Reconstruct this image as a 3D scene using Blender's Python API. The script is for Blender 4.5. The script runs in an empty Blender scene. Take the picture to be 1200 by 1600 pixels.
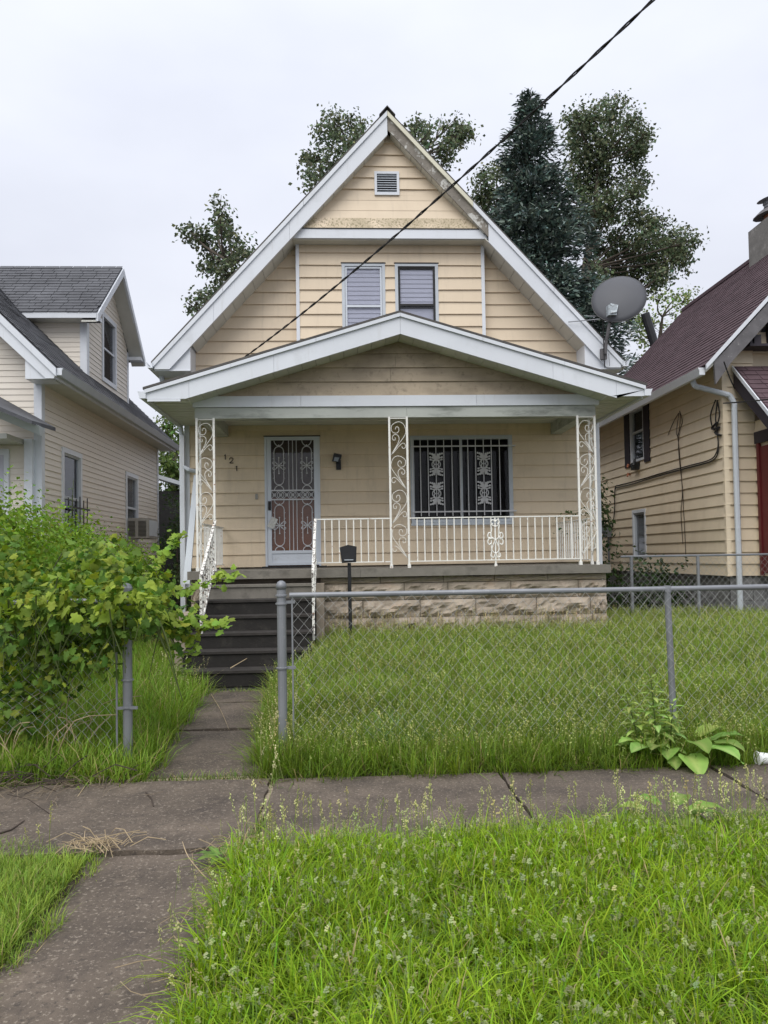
import bpy, math, random
import numpy as np
from mathutils import Vector, Matrix
from math import sin, cos, pi, radians, atan2, sqrt

random.seed(7); RNG = np.random.default_rng(11)
sc = bpy.context.scene
COL = sc.collection

# ------------------------------------------------------------------ camera
CAMZ = 1.5; YAW = 0.0504479; PIT = radians(1.8); ROL = 0.0162; FPX = 1200.0; CYP = 830.3
f_ = Vector((sin(YAW)*cos(PIT), cos(YAW)*cos(PIT), sin(PIT)))
r_ = Vector((cos(YAW), -sin(YAW), 0)); u_ = r_.cross(f_)
R_ = r_*cos(ROL) - u_*sin(ROL); U_ = u_*cos(ROL) + r_*sin(ROL)
cam = bpy.data.objects.new('camera', bpy.data.cameras.new('camera')); COL.objects.link(cam)
m = Matrix.Identity(4)
for i in range(3):
    m[i][0] = R_[i]; m[i][1] = U_[i]; m[i][2] = -f_[i]
m[2][3] = CAMZ
cam.matrix_world = m
cam.data.sensor_fit = 'VERTICAL'; cam.data.sensor_height = 36; cam.data.lens = 36*FPX/1600
cam.data.shift_y = (CYP-800)/1600
cam.data.clip_start = 0.05; cam.data.clip_end = 2000
sc.camera = cam

# ------------------------------------------------------------------ world, sun, exposure
SUN_EL = radians(54); SUN_AZ = radians(200)      # azimuth clockwise from +Y: behind the camera
w = bpy.data.worlds.new('World'); sc.world = w; w.use_nodes = True
nt = w.node_tree; nt.nodes.clear()
def N(nt, t, **k):
    n = nt.nodes.new(t)
    for a, b in k.items(): setattr(n, a, b)
    return n
out = N(nt, 'ShaderNodeOutputWorld'); bg = N(nt, 'ShaderNodeBackground'); bg.inputs[1].default_value = 0.1
sky = N(nt, 'ShaderNodeTexSky', sky_type='NISHITA', sun_disc=False, sun_elevation=SUN_EL, sun_rotation=SUN_AZ)
hs = N(nt, 'ShaderNodeHueSaturation'); hs.inputs['Saturation'].default_value = 0.25
tc = N(nt, 'ShaderNodeTexCoord'); mp = N(nt, 'ShaderNodeMapping'); mp.inputs['Scale'].default_value = (1.2, 1.2, 2.6)
no = N(nt, 'ShaderNodeTexNoise'); no.inputs['Scale'].default_value = 1.6; no.inputs['Detail'].default_value = 5; no.inputs['Roughness'].default_value = .5
rp = N(nt, 'ShaderNodeValToRGB')
rp.color_ramp.elements[0].position = .3; rp.color_ramp.elements[0].color = (3.75, 3.93, 4.5, 1)
rp.color_ramp.elements[1].position = .7; rp.color_ramp.elements[1].color = (4.65, 4.82, 5.35, 1)
mx = N(nt, 'ShaderNodeMixRGB'); mx.inputs[0].default_value = .94
L = nt.links.new
L(tc.outputs['Generated'], mp.inputs[0]); L(mp.outputs[0], no.inputs[0]); L(no.outputs[0], rp.inputs[0])
L(sky.outputs[0], hs.inputs['Color']); L(hs.outputs[0], mx.inputs[1]); L(rp.outputs[0], mx.inputs[2])
sx_ = N(nt, 'ShaderNodeSeparateXYZ'); L(tc.outputs['Generated'], sx_.inputs[0])          # an overcast sky is brighter overhead
mr = N(nt, 'ShaderNodeMapRange'); mr.inputs[1].default_value = .1; mr.inputs[2].default_value = 1; mr.inputs[3].default_value = 1; mr.inputs[4].default_value = 1.7; L(sx_.outputs[2], mr.inputs[0])
vm = N(nt, 'ShaderNodeVectorMath', operation='SCALE'); L(mx.outputs[0], vm.inputs[0]); L(mr.outputs[0], vm.inputs['Scale'])
L(vm.outputs[0], bg.inputs[0]); L(bg.outputs[0], out.inputs[0])
sd = bpy.data.lights.new('sun', 'SUN'); sun = bpy.data.objects.new('sun', sd); COL.objects.link(sun)
sd.energy = 1.5; sd.angle = radians(50); sd.color = (1, .965, .91)
dirv = Vector((sin(SUN_AZ)*cos(SUN_EL), cos(SUN_AZ)*cos(SUN_EL), sin(SUN_EL)))
sun.rotation_euler = dirv.to_track_quat('Z', 'Y').to_euler(); sun.location = (0, -10, 20)
sc.view_settings.view_transform = 'Standard'; sc.view_settings.look = 'None'
sc.view_settings.exposure = 0.72; sc.view_settings.gamma = 1; sc.view_settings.use_curve_mapping = False

# ------------------------------------------------------------------ helpers
def at(px, py, X=None, Y=None, Z=None):
    """a point of the photograph (1200 x 1600) on a known plane"""
    d = f_ + R_*((px-600)/FPX) + U_*((CYP-py)/FPX)
    t = X/d[0] if X is not None else Y/d[1] if Y is not None else (Z-CAMZ)/d[2]
    return Vector((d[0]*t, d[1]*t, CAMZ+d[2]*t))

ORG = {}
def setp(o, kw):
    for k, v in kw.items():
        if v is not None: o[{'cat': 'category'}.get(k, k)] = v
def place(o, org, parent):
    ORG[o.name] = Vector(org)
    COL.objects.link(o)
    if parent is not None:
        o.parent = parent; o.location = Vector(org) - ORG[parent.name]
    else: o.location = org
def thing(name, loc, label=None, cat=None, group=None, kind=None, parent=None):
    o = bpy.data.objects.new(name, None); o.empty_display_size = .2
    place(o, loc, parent); setp(o, dict(label=label, cat=cat, group=group, kind=kind)); return o
def dup(o, off, parent=None):
    c = o.copy(); COL.objects.link(c); p = parent if parent is not None else o.parent
    c.parent = p; org = ORG[o.name]+Vector(off); ORG[c.name] = org
    c.location = org - (ORG[p.name] if p is not None else Vector())
    for ch in list(o.children):
        d = ch.copy(); COL.objects.link(d); d.parent = c; ORG[d.name] = ORG[ch.name]+Vector(off)
    return c

class M:
    def __init__(s): s.v = []; s.f = []
    def add(s, vs, fs):
        n = len(s.v); s.v += [tuple(p) for p in vs]; s.f += [tuple(i+n for i in f) for f in fs]; return s
    def hexa(s, p):
        return s.add(p, [(0,3,2,1),(4,5,6,7),(0,1,5,4),(1,2,6,5),(2,3,7,6),(3,0,4,7)])
    def box(s, x0, x1, y0, y1, z0, z1):
        return s.hexa([(x0,y0,z0),(x1,y0,z0),(x1,y1,z0),(x0,y1,z0),(x0,y0,z1),(x1,y0,z1),(x1,y1,z1),(x0,y1,z1)])
    def ext(s, pts, vec):
        n = len(pts); v = Vector(vec); a = [Vector(p) for p in pts]; b = [p+v for p in a]
        return s.add(a+b, [tuple(range(n)), tuple(range(2*n-1, n-1, -1))]+[(i, i+n, (i+1) % n+n, (i+1) % n) for i in range(n)])
    def tube(s, pts, r, n=6, r2=None, closed=False, cap=True):
        P = [Vector(p) for p in pts]; K = len(P); rings = []; up = None
        for i, p in enumerate(P):
            if closed: t = P[(i+1) % K]-P[i-1]
            else: t = P[min(i+1, K-1)]-P[max(i-1, 0)]
            if t.length < 1e-9: t = Vector((0, 0, 1))
            t.normalize()
            if up is None: up = Vector((0, 0, 1)) if abs(t.z) < .9 else Vector((0, 1, 0))
            a = t.cross(up)
            if a.length < 1e-6: a = t.orthogonal()
            a.normalize(); b = a.cross(t); up = b
            rr = r if r2 is None else r+(r2-r)*i/(K-1)
            rings.append([p+a*(rr*cos(2*pi*(j+.5)/n))+b*(rr*sin(2*pi*(j+.5)/n)) for j in range(n)])
        fs = []
        for i in range(K if closed else K-1):
            k = (i+1) % K
            fs += [(i*n+j, i*n+(j+1) % n, k*n+(j+1) % n, k*n+j) for j in range(n)]
        if not closed and cap: fs += [tuple(range(n-1, -1, -1)), tuple((K-1)*n+j for j in range(n))]
        return s.add([q for rg in rings for q in rg], fs)
    def disc(s, c, prof, n=16, ax=(0, 0, 1)):
        """lathe: prof = [(radius, height)]"""
        q = Vector(ax).to_track_quat('Z', 'Y'); c = Vector(c)
        vs = [c+q @ Vector((r*cos(2*pi*j/n), r*sin(2*pi*j/n), h)) for r, h in prof for j in range(n)]
        fs = [(i*n+j, i*n+(j+1) % n, (i+1)*n+(j+1) % n, (i+1)*n+j) for i in range(len(prof)-1) for j in range(n)]
        fs += [tuple(range(n-1, -1, -1)), tuple((len(prof)-1)*n+j for j in range(n))]
        return s.add(vs, fs)
    def build(s, name, mat, parent=None, smooth=False, org=None, **kw):
        me = bpy.data.meshes.new(name); a = np.array(s.v, float)
        if org is None:
            lo, hi = a.min(0), a.max(0); org = ((lo[0]+hi[0])/2, (lo[1]+hi[1])/2, lo[2])
        me.from_pydata((a-np.array(org)).tolist(), [], s.f); me.materials.append(mat)
        if smooth: me.polygons.foreach_set('use_smooth', [True]*len(me.polygons))
        o = bpy.data.objects.new(name, me); place(o, org, parent); setp(o, kw); return o

def npmesh(name, V, F, mat, parent=None, col=None, smooth=False, org=(0, 0, 0), **kw):
    """big numpy mesh, F = (n,3) or (n,4)"""
    me = bpy.data.meshes.new(name); V = np.asarray(V, np.float32)-np.array(org, np.float32); k = F.shape[1]
    me.vertices.add(len(V)); me.vertices.foreach_set('co', V.ravel())
    me.loops.add(F.size); me.loops.foreach_set('vertex_index', F.ravel().astype(np.int32))
    me.polygons.add(len(F)); me.polygons.foreach_set('loop_start', np.arange(0, F.size, k, dtype=np.int32))
    if smooth: me.polygons.foreach_set('use_smooth', np.ones(len(F), bool))
    me.update(calc_edges=True)
    if col is not None:
        ca = me.color_attributes.new('Col', 'FLOAT_COLOR', 'POINT')
        c4 = np.ones((len(V), 4), np.float32); c4[:, :3] = col; ca.data.foreach_set('color', c4.ravel())
    me.materials.append(mat)
    o = bpy.data.objects.new(name, me); place(o, org, parent); setp(o, kw); return o

def rots(n, az=None, tilt=None, spin=None):
    """(n,3,3): spin about own z, tilt away from z, then azimuth"""
    az = RNG.uniform(0, 2*pi, n) if az is None else az
    tilt = np.zeros(n)+(0 if tilt is None else tilt); spin = np.zeros(n) if spin is None else spin
    def Rz(a): c, s_, o, l = np.cos(a), np.sin(a), np.zeros(n), np.ones(n); return np.stack([c, -s_, o, s_, c, o, o, o, l], -1).reshape(n, 3, 3)
    def Rx(a): c, s_, o, l = np.cos(a), np.sin(a), np.zeros(n), np.ones(n); return np.stack([l, o, o, o, c, -s_, o, s_, c], -1).reshape(n, 3, 3)
    return Rz(az) @ Rx(tilt) @ Rz(spin)
def inst(tv, tf, pos, R, S, col, tcol=None):
    tv = np.asarray(tv, float); tf = np.asarray(tf); n = len(pos)
    S = np.asarray(S, float); S = S[:, None, None] if S.ndim == 1 else S[:, None, :]
    V = np.einsum('nij,nkj->nki', R, tv[None]*S)+pos[:, None]
    F = tf[None]+(np.arange(n)*len(tv))[:, None, None]
    c = np.repeat(col[:, None], len(tv), 1)
    if tcol is not None: c = c*np.asarray(tcol)[None]
    return V.reshape(-1, 3), F.reshape(-1, tf.shape[1]), c.reshape(-1, 3)
def merge(parts):
    Vs, Fs, Cs, n = [], [], [], 0
    for V, F, c in parts: Vs.append(V); Fs.append(F+n); Cs.append(c); n += len(V)
    return np.concatenate(Vs), np.concatenate(Fs), np.concatenate(Cs)
def vary(base, n, dv=.25, dh=.12):
    b = np.array(base)[None]*(1+RNG.normal(0, dv, (n, 1)))
    return np.clip(b*(1+RNG.normal(0, dh, (n, 3))*np.array([1, .35, .8])), .004, .95)
def cr(pts, k=4, closed=False):
    P = [Vector(p) for p in pts]; o = []; n = len(P)
    rng = range(n if closed else n-1)
    for i in rng:
        g = (lambda j: P[j % n]) if closed else (lambda j: P[max(0, min(n-1, j))])
        a, b, c, d = g(i-1), g(i), g(i+1), g(i+2)
        for t in range(k):
            t /= k; o.append(.5*((2*b)+(c-a)*t+(2*a-5*b+4*c-d)*t*t+(3*b-a-3*c+d)*t**3))
    if not closed: o.append(P[-1])
    return o
def ss(a, b, x):
    t = np.clip((x-a)/(b-a), 0, 1); return t*t*(3-2*t)
def fbm(x, y, s=0):
    return (np.sin(x*1.7+s+1.3*np.sin(y*1.1+s*2))+np.sin(y*2.3-s+1.7*np.sin(x*.9+s))+.5*np.sin(x*5.1+y*3.7+s*3)+.5*np.sin(y*6.3-x*4.1+s))/3

# ------------------------------------------------------------------ materials
def mat(name, col, rough=.75, var=.12, scale=3.0, detail=5, bump=.0, bscale=60, metal=0, stains=(), rnd=.05, squash=(1, 1, 1), spec=.4):
    m = bpy.data.materials.new(name); m.use_nodes = True; nt = m.node_tree; L = nt.links.new
    b = nt.nodes['Principled BSDF']; b.inputs['Roughness'].default_value = rough; b.inputs['Metallic'].default_value = metal
    b.inputs['Specular IOR Level'].default_value = spec
    g = N(nt, 'ShaderNodeNewGeometry')
    def noise(sc_, sq=(1, 1, 1), det=5, ro=.55):
        mp = N(nt, 'ShaderNodeMapping'); mp.inputs['Scale'].default_value = sq; L(g.outputs['Position'], mp.inputs[0])
        n = N(nt, 'ShaderNodeTexNoise'); n.inputs['Scale'].default_value = sc_; n.inputs['Detail'].default_value = det; n.inputs['Roughness'].default_value = ro
        L(mp.outputs[0], n.inputs[0]); return n.outputs[0]
    r = N(nt, 'ShaderNodeValToRGB'); L(noise(scale, squash, detail), r.inputs[0])
    e = r.color_ramp.elements; e[0].position = .28; e[1].position = .72
    e[0].color = tuple(c*(1-var) for c in col)+(1,); e[1].color = tuple(min(1, c*(1+var)) for c in col)+(1,)
    c = r.outputs[0]
    for st in stains:
        scol, ssc, lo, hi, amt = st[:5]; sq = st[5] if len(st) > 5 else (1, 1, 1)
        q = N(nt, 'ShaderNodeMapRange'); q.inputs[1].default_value = lo; q.inputs[2].default_value = hi; q.inputs[4].default_value = amt
        L(noise(ssc, sq, 8, .65), q.inputs[0])
        x = N(nt, 'ShaderNodeMixRGB'); x.inputs[2].default_value = tuple(scol)+(1,)
        L(q.outputs[0], x.inputs[0]); L(c, x.inputs[1]); c = x.outputs[0]
    if rnd:
        oi = N(nt, 'ShaderNodeObjectInfo'); q = N(nt, 'ShaderNodeMapRange'); q.inputs[3].default_value = 1-rnd; q.inputs[4].default_value = 1+rnd
        L(oi.outputs['Random'], q.inputs[0]); hv = N(nt, 'ShaderNodeHueSaturation'); L(q.outputs[0], hv.inputs['Value']); L(c, hv.inputs['Color']); c = hv.outputs[0]
    L(c, b.inputs['Base Color'])
    if bump:
        bp = N(nt, 'ShaderNodeBump'); bp.inputs['Strength'].default_value = bump; bp.inputs['Distance'].default_value = .01
        L(noise(bscale, (1, 1, 1), 6, .6), bp.inputs['Height']); L(bp.outputs[0], b.inputs['Normal'])
    return m
def foliage(name, trans=.35, rough=.55, gain=1.0):
    m = bpy.data.materials.new(name); m.use_nodes = True; nt = m.node_tree; L = nt.links.new
    o = nt.nodes['Material Output']; b = nt.nodes['Principled BSDF']; b.inputs['Roughness'].default_value = rough; b.inputs['Specular IOR Level'].default_value = .14
    a = N(nt, 'ShaderNodeAttribute', attribute_name='Col'); oi = N(nt, 'ShaderNodeObjectInfo')
    q = N(nt, 'ShaderNodeMapRange'); q.inputs[3].default_value = .8*gain; q.inputs[4].default_value = 1.2*gain; L(oi.outputs['Random'], q.inputs[0])
    hv = N(nt, 'ShaderNodeHueSaturation'); L(q.outputs[0], hv.inputs['Value']); L(a.outputs['Color'], hv.inputs['Color'])
    t = N(nt, 'ShaderNodeBsdfTranslucent'); x = N(nt, 'ShaderNodeMixShader'); x.inputs[0].default_value = trans
    h2 = N(nt, 'ShaderNodeHueSaturation'); h2.inputs['Saturation'].default_value = 1.1; h2.inputs['Value'].default_value = 1.3; L(hv.outputs[0], h2.inputs['Color'])
    L(hv.outputs[0], b.inputs['Base Color']); L(h2.outputs[0], t.inputs['Color']); L(b.outputs[0], x.inputs[1]); L(t.outputs[0], x.inputs[2]); L(x.outputs[0], o.inputs[0])
    return m
def glassmat(name, tint=(.95, .96, .98), refl=.5):
    m = bpy.data.materials.new(name); m.use_nodes = True; nt = m.node_tree; L = nt.links.new; nt.nodes.remove(nt.nodes['Principled BSDF'])
    o = nt.nodes['Material Output']; t = N(nt, 'ShaderNodeBsdfTransparent'); t.inputs[0].default_value = tint+(1,)
    g = N(nt, 'ShaderNodeBsdfGlossy'); g.inputs['Roughness'].default_value = .03; lw = N(nt, 'ShaderNodeLayerWeight'); lw.inputs[0].default_value = .5; pw = N(nt, 'ShaderNodeMath', operation='POWER'); pw.inputs[1].default_value = 5; L(lw.outputs['Facing'], pw.inputs[0]); fr = N(nt, 'ShaderNodeMapRange'); fr.inputs[3].default_value = .05; L(pw.outputs[0], fr.inputs[0])
    g.inputs[0].default_value = (refl, refl, refl, 1)
    x = N(nt, 'ShaderNodeMixShader'); L(fr.outputs[0], x.inputs[0]); L(t.outputs[0], x.inputs[1]); L(g.outputs[0], x.inputs[2]); L(x.outputs[0], o.inputs[0]); return m

DIRT = (.16, .14, .11)
TAN = (.71, .59, .435)
mSid = mat('tan_siding', TAN, .5, .05, 1.5, stains=[((.42, .33, .23), 1.2, .52, .8, .3, (1, 1, .35)), ((.3, .25, .19), 22, .62, .8, .25), ((.34, .29, .22), 1.6, .55, .75, .22, (7, 7, .5))], rnd=.04, bump=.05, bscale=9)
mSidPorch = mat('tan_siding_in_porch', (.72, .59, .42), .5, .05, 1.5, stains=[((.36, .29, .2), 2.2, .5, .8, .4, (.6, 1, 1)), ((.22, .18, .13), 14, .62, .78, .3), ((.34, .28, .2), 1.5, .52, .75, .3, (6, 6, .6))], rnd=.06, bump=.05, bscale=9)
mSidMoss = mat('algae_stained_siding', TAN, .6, .05, 2, stains=[((.2, .17, .08), 1.6, .42, .6, .5), ((.17, .14, .07), 34, .50, .6, .75)], rnd=.03)
mPed = mat('mildewed_shaded_pediment_siding', (.44, .36, .26), .6, .1, 2, stains=[((.16, .13, .09), 1.8, .42, .66, .6, (.6, 1, 1.4)), ((.1, .085, .06), 12, .56, .72, .5)], rnd=.06)  # mildew, with the porch roof's shade also painted into the darker tan
mSidL = mat('cream_vinyl_siding', (.77, .71, .62), .5, .05, 2, rnd=.02, stains=[((.4, .36, .3), 2.0, .5, .8, .25)])
mSidR = mat('yellow_tan_siding', (.73, .625, .465), .55, .06, 1.5, stains=[((.36, .28, .18), 1.4, .5, .8, .35, (1, 1, .5))], rnd=.03, bump=.04, bscale=8)
mWhite = mat('white_trim_metal', (.68, .71, .75), .38, .05, 1.2, stains=[((.5, .52, .53), 2.6, .55, .78, .5), ((.45, .44, .4), 2.0, .58, .75, .35, (6, 6, .6)), ((.3, .28, .24), 25, .68, .8, .4)], rnd=.02, bump=.06, bscale=4)
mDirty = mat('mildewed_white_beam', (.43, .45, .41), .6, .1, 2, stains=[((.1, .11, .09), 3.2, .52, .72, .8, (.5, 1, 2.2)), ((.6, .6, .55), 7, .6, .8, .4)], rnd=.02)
mSoff = mat('soffit_panels', (.62, .62, .57), .5, .06, 2, stains=[((.4, .4, .34), 1.6, .45, .8, .5)], rnd=.06)
mPeel = mat('peeling_paint_wood', (.22, .2, .17), .85, .2, 6, stains=[((.62, .62, .58), 9, .54, .6, .8, (1, 1, 1)), ((.1, .09, .08), 14, .58, .66, .6)], bump=.4, bscale=25)
mCream = mat('aged_cream_trim', (.68, .66, .52), .6, .08, 5, stains=[((.4, .38, .3), 8, .55, .75, .5)])
mGreyTrim = mat('pale_grey_metal', (.52, .56, .60), .45, .06, 3, stains=[((.3, .3, .3), 9, .6, .8, .3)])
mWhTrim = mat('door_white_metal', (.62, .66, .71), .4, .05, 3, stains=[((.32, .28, .24), 11, .62, .76, .5)])
mIron = mat('white_painted_iron', (.80, .79, .74), .45, .05, 5, stains=[((.3, .13, .05), 14, .60, .66, .85), ((.5, .48, .4), 6, .6, .8, .4)], rnd=.03)
mRust = mat('flaking_rusty_rail', (.78, .77, .72), .7, .06, 6, stains=[((.07, .05, .045), 30, .52, .56, .95), ((.35, .15, .05), 18, .6, .66, .8)], bump=.4, bscale=40)
mIronG = mat('grey_white_bars', (.64, .64, .65), .5, .06, 6, stains=[((.35, .2, .12), 14, .64, .7, .5)])
mBlack = mat('black_metal', (.018, .018, .02), .45, .2, 8)
mDark = mat('dark_interior', (.012, .012, .014), .9, .1, 3)
mDarkRev = mat('dark_edge', (.03, .03, .03), .8, .2, 6)
mShG = mat('grey_shingles', (.105, .108, .118), .9, .3, 1.6, stains=[((.055, .055, .06), 14, .5, .7, .5), ((.2, .2, .2), 50, .6, .8, .4)], bump=.3, bscale=120)
mShR = mat('burgundy_shingles', (.088, .056, .064), .9, .22, 2.5, stains=[((.06, .032, .04), 22, .5, .7, .55), ((.22, .15, .17), 60, .6, .8, .4)], bump=.3, bscale=120)
mShM = mat('main_shingles', (.09, .085, .08), .9, .3, 3, bump=.3, bscale=120)
mConc = mat('porch_concrete', (.19, .175, .15), .85, .15, 4, stains=[((.07, .065, .055), 5, .52, .7, .6), ((.36, .34, .31), 40, .6, .75, .4)], bump=.3, bscale=50)
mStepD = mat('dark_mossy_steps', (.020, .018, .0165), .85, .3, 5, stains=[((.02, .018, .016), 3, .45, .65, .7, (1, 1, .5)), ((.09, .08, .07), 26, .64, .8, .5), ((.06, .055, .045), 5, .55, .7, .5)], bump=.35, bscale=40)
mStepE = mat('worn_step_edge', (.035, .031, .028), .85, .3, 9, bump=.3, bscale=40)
mStone = mat('rock_face_block', (.33, .28, .22), .9, .22, 3.5, stains=[((.48, .39, .31), 5, .54, .72, .7), ((.13, .10, .075), 7, .54, .70, .6), ((.36, .24, .15), 3, .58, .74, .5), ((.33, .31, .17), 2.2, .62, .8, .4)], bump=.5, bscale=35, rnd=.1)
mMort = mat('mortar', (.15, .125, .1), .95, .15, 10)
mBlock = mat('grey_foundation', (.2, .2, .2), .9, .2, 4, bump=.3, bscale=30, rnd=.1)
mWalk = mat('weathered_pavement', (.106, .084, .065), .85, .3, 2.2, detail=8, stains=[((.19, .15, .115), 1.3, .53, .68, .7), ((.045, .036, .031), 2.1, .48, .68, .7), ((.2, .16, .12), 7, .55, .7, .4), ((.05, .04, .033), 11, .56, .68, .45), ((.34, .29, .23), 60, .56, .64, .6), ((.035, .03, .026), 45, .56, .64, .55)], bump=.5, bscale=90, rnd=.08)
mSoil = mat('dark_soil', (.045, .035, .022), .95, .3, 6, stains=[((.1, .085, .05), 12, .52, .7, .5)], bump=.5, bscale=40)
mSoilL = mat('pale_joint_dirt', (.32, .27, .19), .95, .3, 12, stains=[((.1, .08, .05), 25, .5, .65, .6)], bump=.5, bscale=60)
mGalv = mat('galvanised_steel', (.23, .24, .255), .5, .15, 4, metal=.3, stains=[((.2, .2, .21), 8, .55, .75, .5), ((.55, .55, .55), 20, .62, .75, .4)], rnd=.05)
mWire = mat('fence_wire', (.45, .46, .45), .5, .1, 4)
mBark = mat('bark', (.085, .07, .055), .95, .25, 6, bump=.6, bscale=12)
mStem = mat('green_stem', (.09, .12, .035), .7, .2, 6)
mDoor = mat('red_brown_door', (.25, .095, .05), .5, .15, 2, stains=[((.15, .05, .03), 3, .5, .7, .5)])
mDoorD = mat('shaded_brown_door', (.06, .038, .033), .5, .15, 2)  # same door's upper part, its shade painted in as a darker brown
mBlind = mat('window_blind', (.50, .50, .57), .6, .03, 4)
mCurt = mat('grey_curtain', (.28, .29, .29), .9, .12, 8, squash=(1, 1, .1))
mDish = mat('grey_dish', (.085, .088, .098), .6, .06, 2)
mLNB = mat('dish_bracket', (.42, .47, .5), .55, .3, 30, stains=[((.1, .08, .07), 30, .52, .6, .8)])
mChim = mat('rendered_chimney', (.19, .18, .165), .9, .2, 4, stains=[((.4, .38, .35), 4, .58, .7, .6)], bump=.4, bscale=14)
mPot = mat('clay_pot', (.42, .16, .09), .8, .2, 6)
mRed = mat('dark_red_paint', (.11, .012, .014), .5, .15, 3)
mPurp = mat('dark_shutter', (.03, .024, .032), .6, .1, 3)
mGreyRake = mat('weathered_grey_board', (.13, .125, .13), .85, .2, 6, stains=[((.35, .34, .33), 16, .62, .68, .7)], bump=.3, bscale=30)
mCable = mat('black_cable', (.018, .017, .017), .6, .1, 5)
mPaper = mat('white_paper', (.66, .66, .62), .8, .1, 40, stains=[((.1, .1, .1), 90, .56, .62, .5)])
mCup = mat('white_plastic_cup', (.78, .79, .79), .35, .04, 10)
mNumber = mat('house_number_metal', (.02, .016, .014), .5, .1, 10)
mStraw = mat('dry_straw', (.40, .31, .19), .85, .25, 12, rnd=.2)
mStrawD = mat('weathered_straw', (.24, .19, .13), .9, .3, 12, rnd=.2)
mTwig = mat('dark_twig', (.06, .045, .035), .9, .25, 12)
mAC = mat('beige_plastic', (.33, .32, .29), .6, .08, 6)
mLampGlass = mat('lamp_lens', (.22, .25, .27), .2, .05, 5)
mGlass = glassmat('window_glass'); mGlassD = glassmat('door_glass', (.93, .93, .92), .4)
mLeaf = foliage('leaf'); mTree = foliage('tree_leaf', .22, .6); mSpr = foliage('spruce_needles', .08, .7); mGrass = foliage('grass_blade', .35, .5)

# ------------------------------------------------------------------ ground and paving
def xc(y): return np.interp(y, [5.3, 8.9], [-1.0, -1.22])
def gh(x, y):
    x = np.asarray(x, float); y = np.asarray(y, float)
    rise = np.where(x > xc(y), .30, .18)*ss(5.7, 10.3, y)*(1-.3*ss(5, 9, x))
    rise = rise*np.where(y < 8.9, ss(.33, .8, np.abs(x-xc(y))), np.where(x > xc(y), ss(.6, 1.1, np.abs(x-xc(y))), ss(.8, 1.3, np.abs(x-xc(y)))))
    h = rise + np.where(y < 3.95, .0, 0) + .012*fbm(x*2, y*2, 1)
    in_walk = (y > 3.9) & (y < 5.35)
    h = np.where(in_walk, -.05, h)
    h = np.where((y < 4.05) & (x > -1.3) & (x < -.6), -.05, h)
    h = np.where((y > 5.3) & (y < 9) & (np.abs(x-xc(y)) < .38), -.05, h)
    return h
def grid(xs, ys):
    X, Y = np.meshgrid(xs, ys); V = np.stack([X, Y, gh(X, Y)], -1).reshape(-1, 3); nx = len(xs)
    i, j = np.meshgrid(np.arange(nx-1), np.arange(len(ys)-1)); a = (j*nx+i).ravel()
    return V, np.stack([a, a+1, a+nx+1, a+nx], -1)
xs = np.unique(np.concatenate([np.linspace(-400, -12, 14), np.arange(-12, 12, .12), np.linspace(12, 400, 14)]))
ys = np.unique(np.concatenate([np.linspace(-60, -1, 8), np.arange(-1, 13, .12), np.linspace(13, 900, 24)]))
V, F = grid(xs, ys); npmesh('ground', V, F, mSoil, smooth=True, kind='structure')

def slab(parent, pts, z=0.0, th=.12, mt=None, jag=.012):
    P = []
    for i in range(len(pts)):
        a, b = Vector(pts[i]), Vector(pts[(i+1) % len(pts)]); n = max(1, int((b-a).length/.12))
        for k in range(n):
            p = a.lerp(b, k/n); e = jag*(.0 if k == 0 else random.uniform(-1, 1)); P.append((p.x+e, p.y+e, z+random.uniform(-.002, .002)))
    lo = [(x, y, z-th) for x, y, z in P]; n = len(P); c = (sum(p[0] for p in P)/n, sum(p[1] for p in P)/n, z)
    q = M(); q.add(P+lo+[c], [(i, (i+1) % n, 2*n) for i in range(n)]+[(i+n, (i+1) % n+n, (i+1) % n, i) for i in range(n)])
    return q.build('slab', mt or mWalk, parent)
sw = thing('sidewalk', (0, 4.65, 0), kind='structure')
jx = [-8, -5.3, -3.2, -.50, 1.03, 2.5, 4.0, 5.5, 8.0]
for i in range(len(jx)-1):
    g = .012 if i != 2 else .03
    slab(sw, [(jx[i]+.012, 4.05), (jx[i+1]-g, 4.05), (jx[i+1]-g, 5.27), (jx[i]+.012, 5.27)], z=random.uniform(-.012, .006)+(.012 if i == 2 else 0))
cw = thing('carriage_walk', (-.95, 2.5, 0), kind='structure')
for y0, y1 in ((2.52, 4.03), (.9, 2.5), (-.8, .88)): slab(cw, [(-1.32, y0), (-.52, y0), (-.52, y1), (-1.32, y1)], z=-.012)
fw = thing('front_walk', (-1.1, 7, 0), kind='structure')
for y0, y1 in ((5.42, 6.84), (6.86, 8.05), (8.07, 8.78)):
    a, b = float(xc(y0)), float(xc(y1)); slab(fw, [(a-.4, y0), (a+.4, y0), (b+.4, y1), (b-.4, y1)], z=random.uniform(-.01, .01))
# pale sandy dirt in the open joints
q = M()
for (x0, x1, y0, y1) in ((-.53, -.47, 4.0, 5.3), (-1.7, -.5, 5.27, 5.42)):
    q.add([(x0, y0, -.012), (x1, y0, -.012), (x1, y1, -.012), (x0, y1, -.012)], [(0, 1, 2, 3)])
q.build('joint_dirt', mSoilL, kind='structure')

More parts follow.
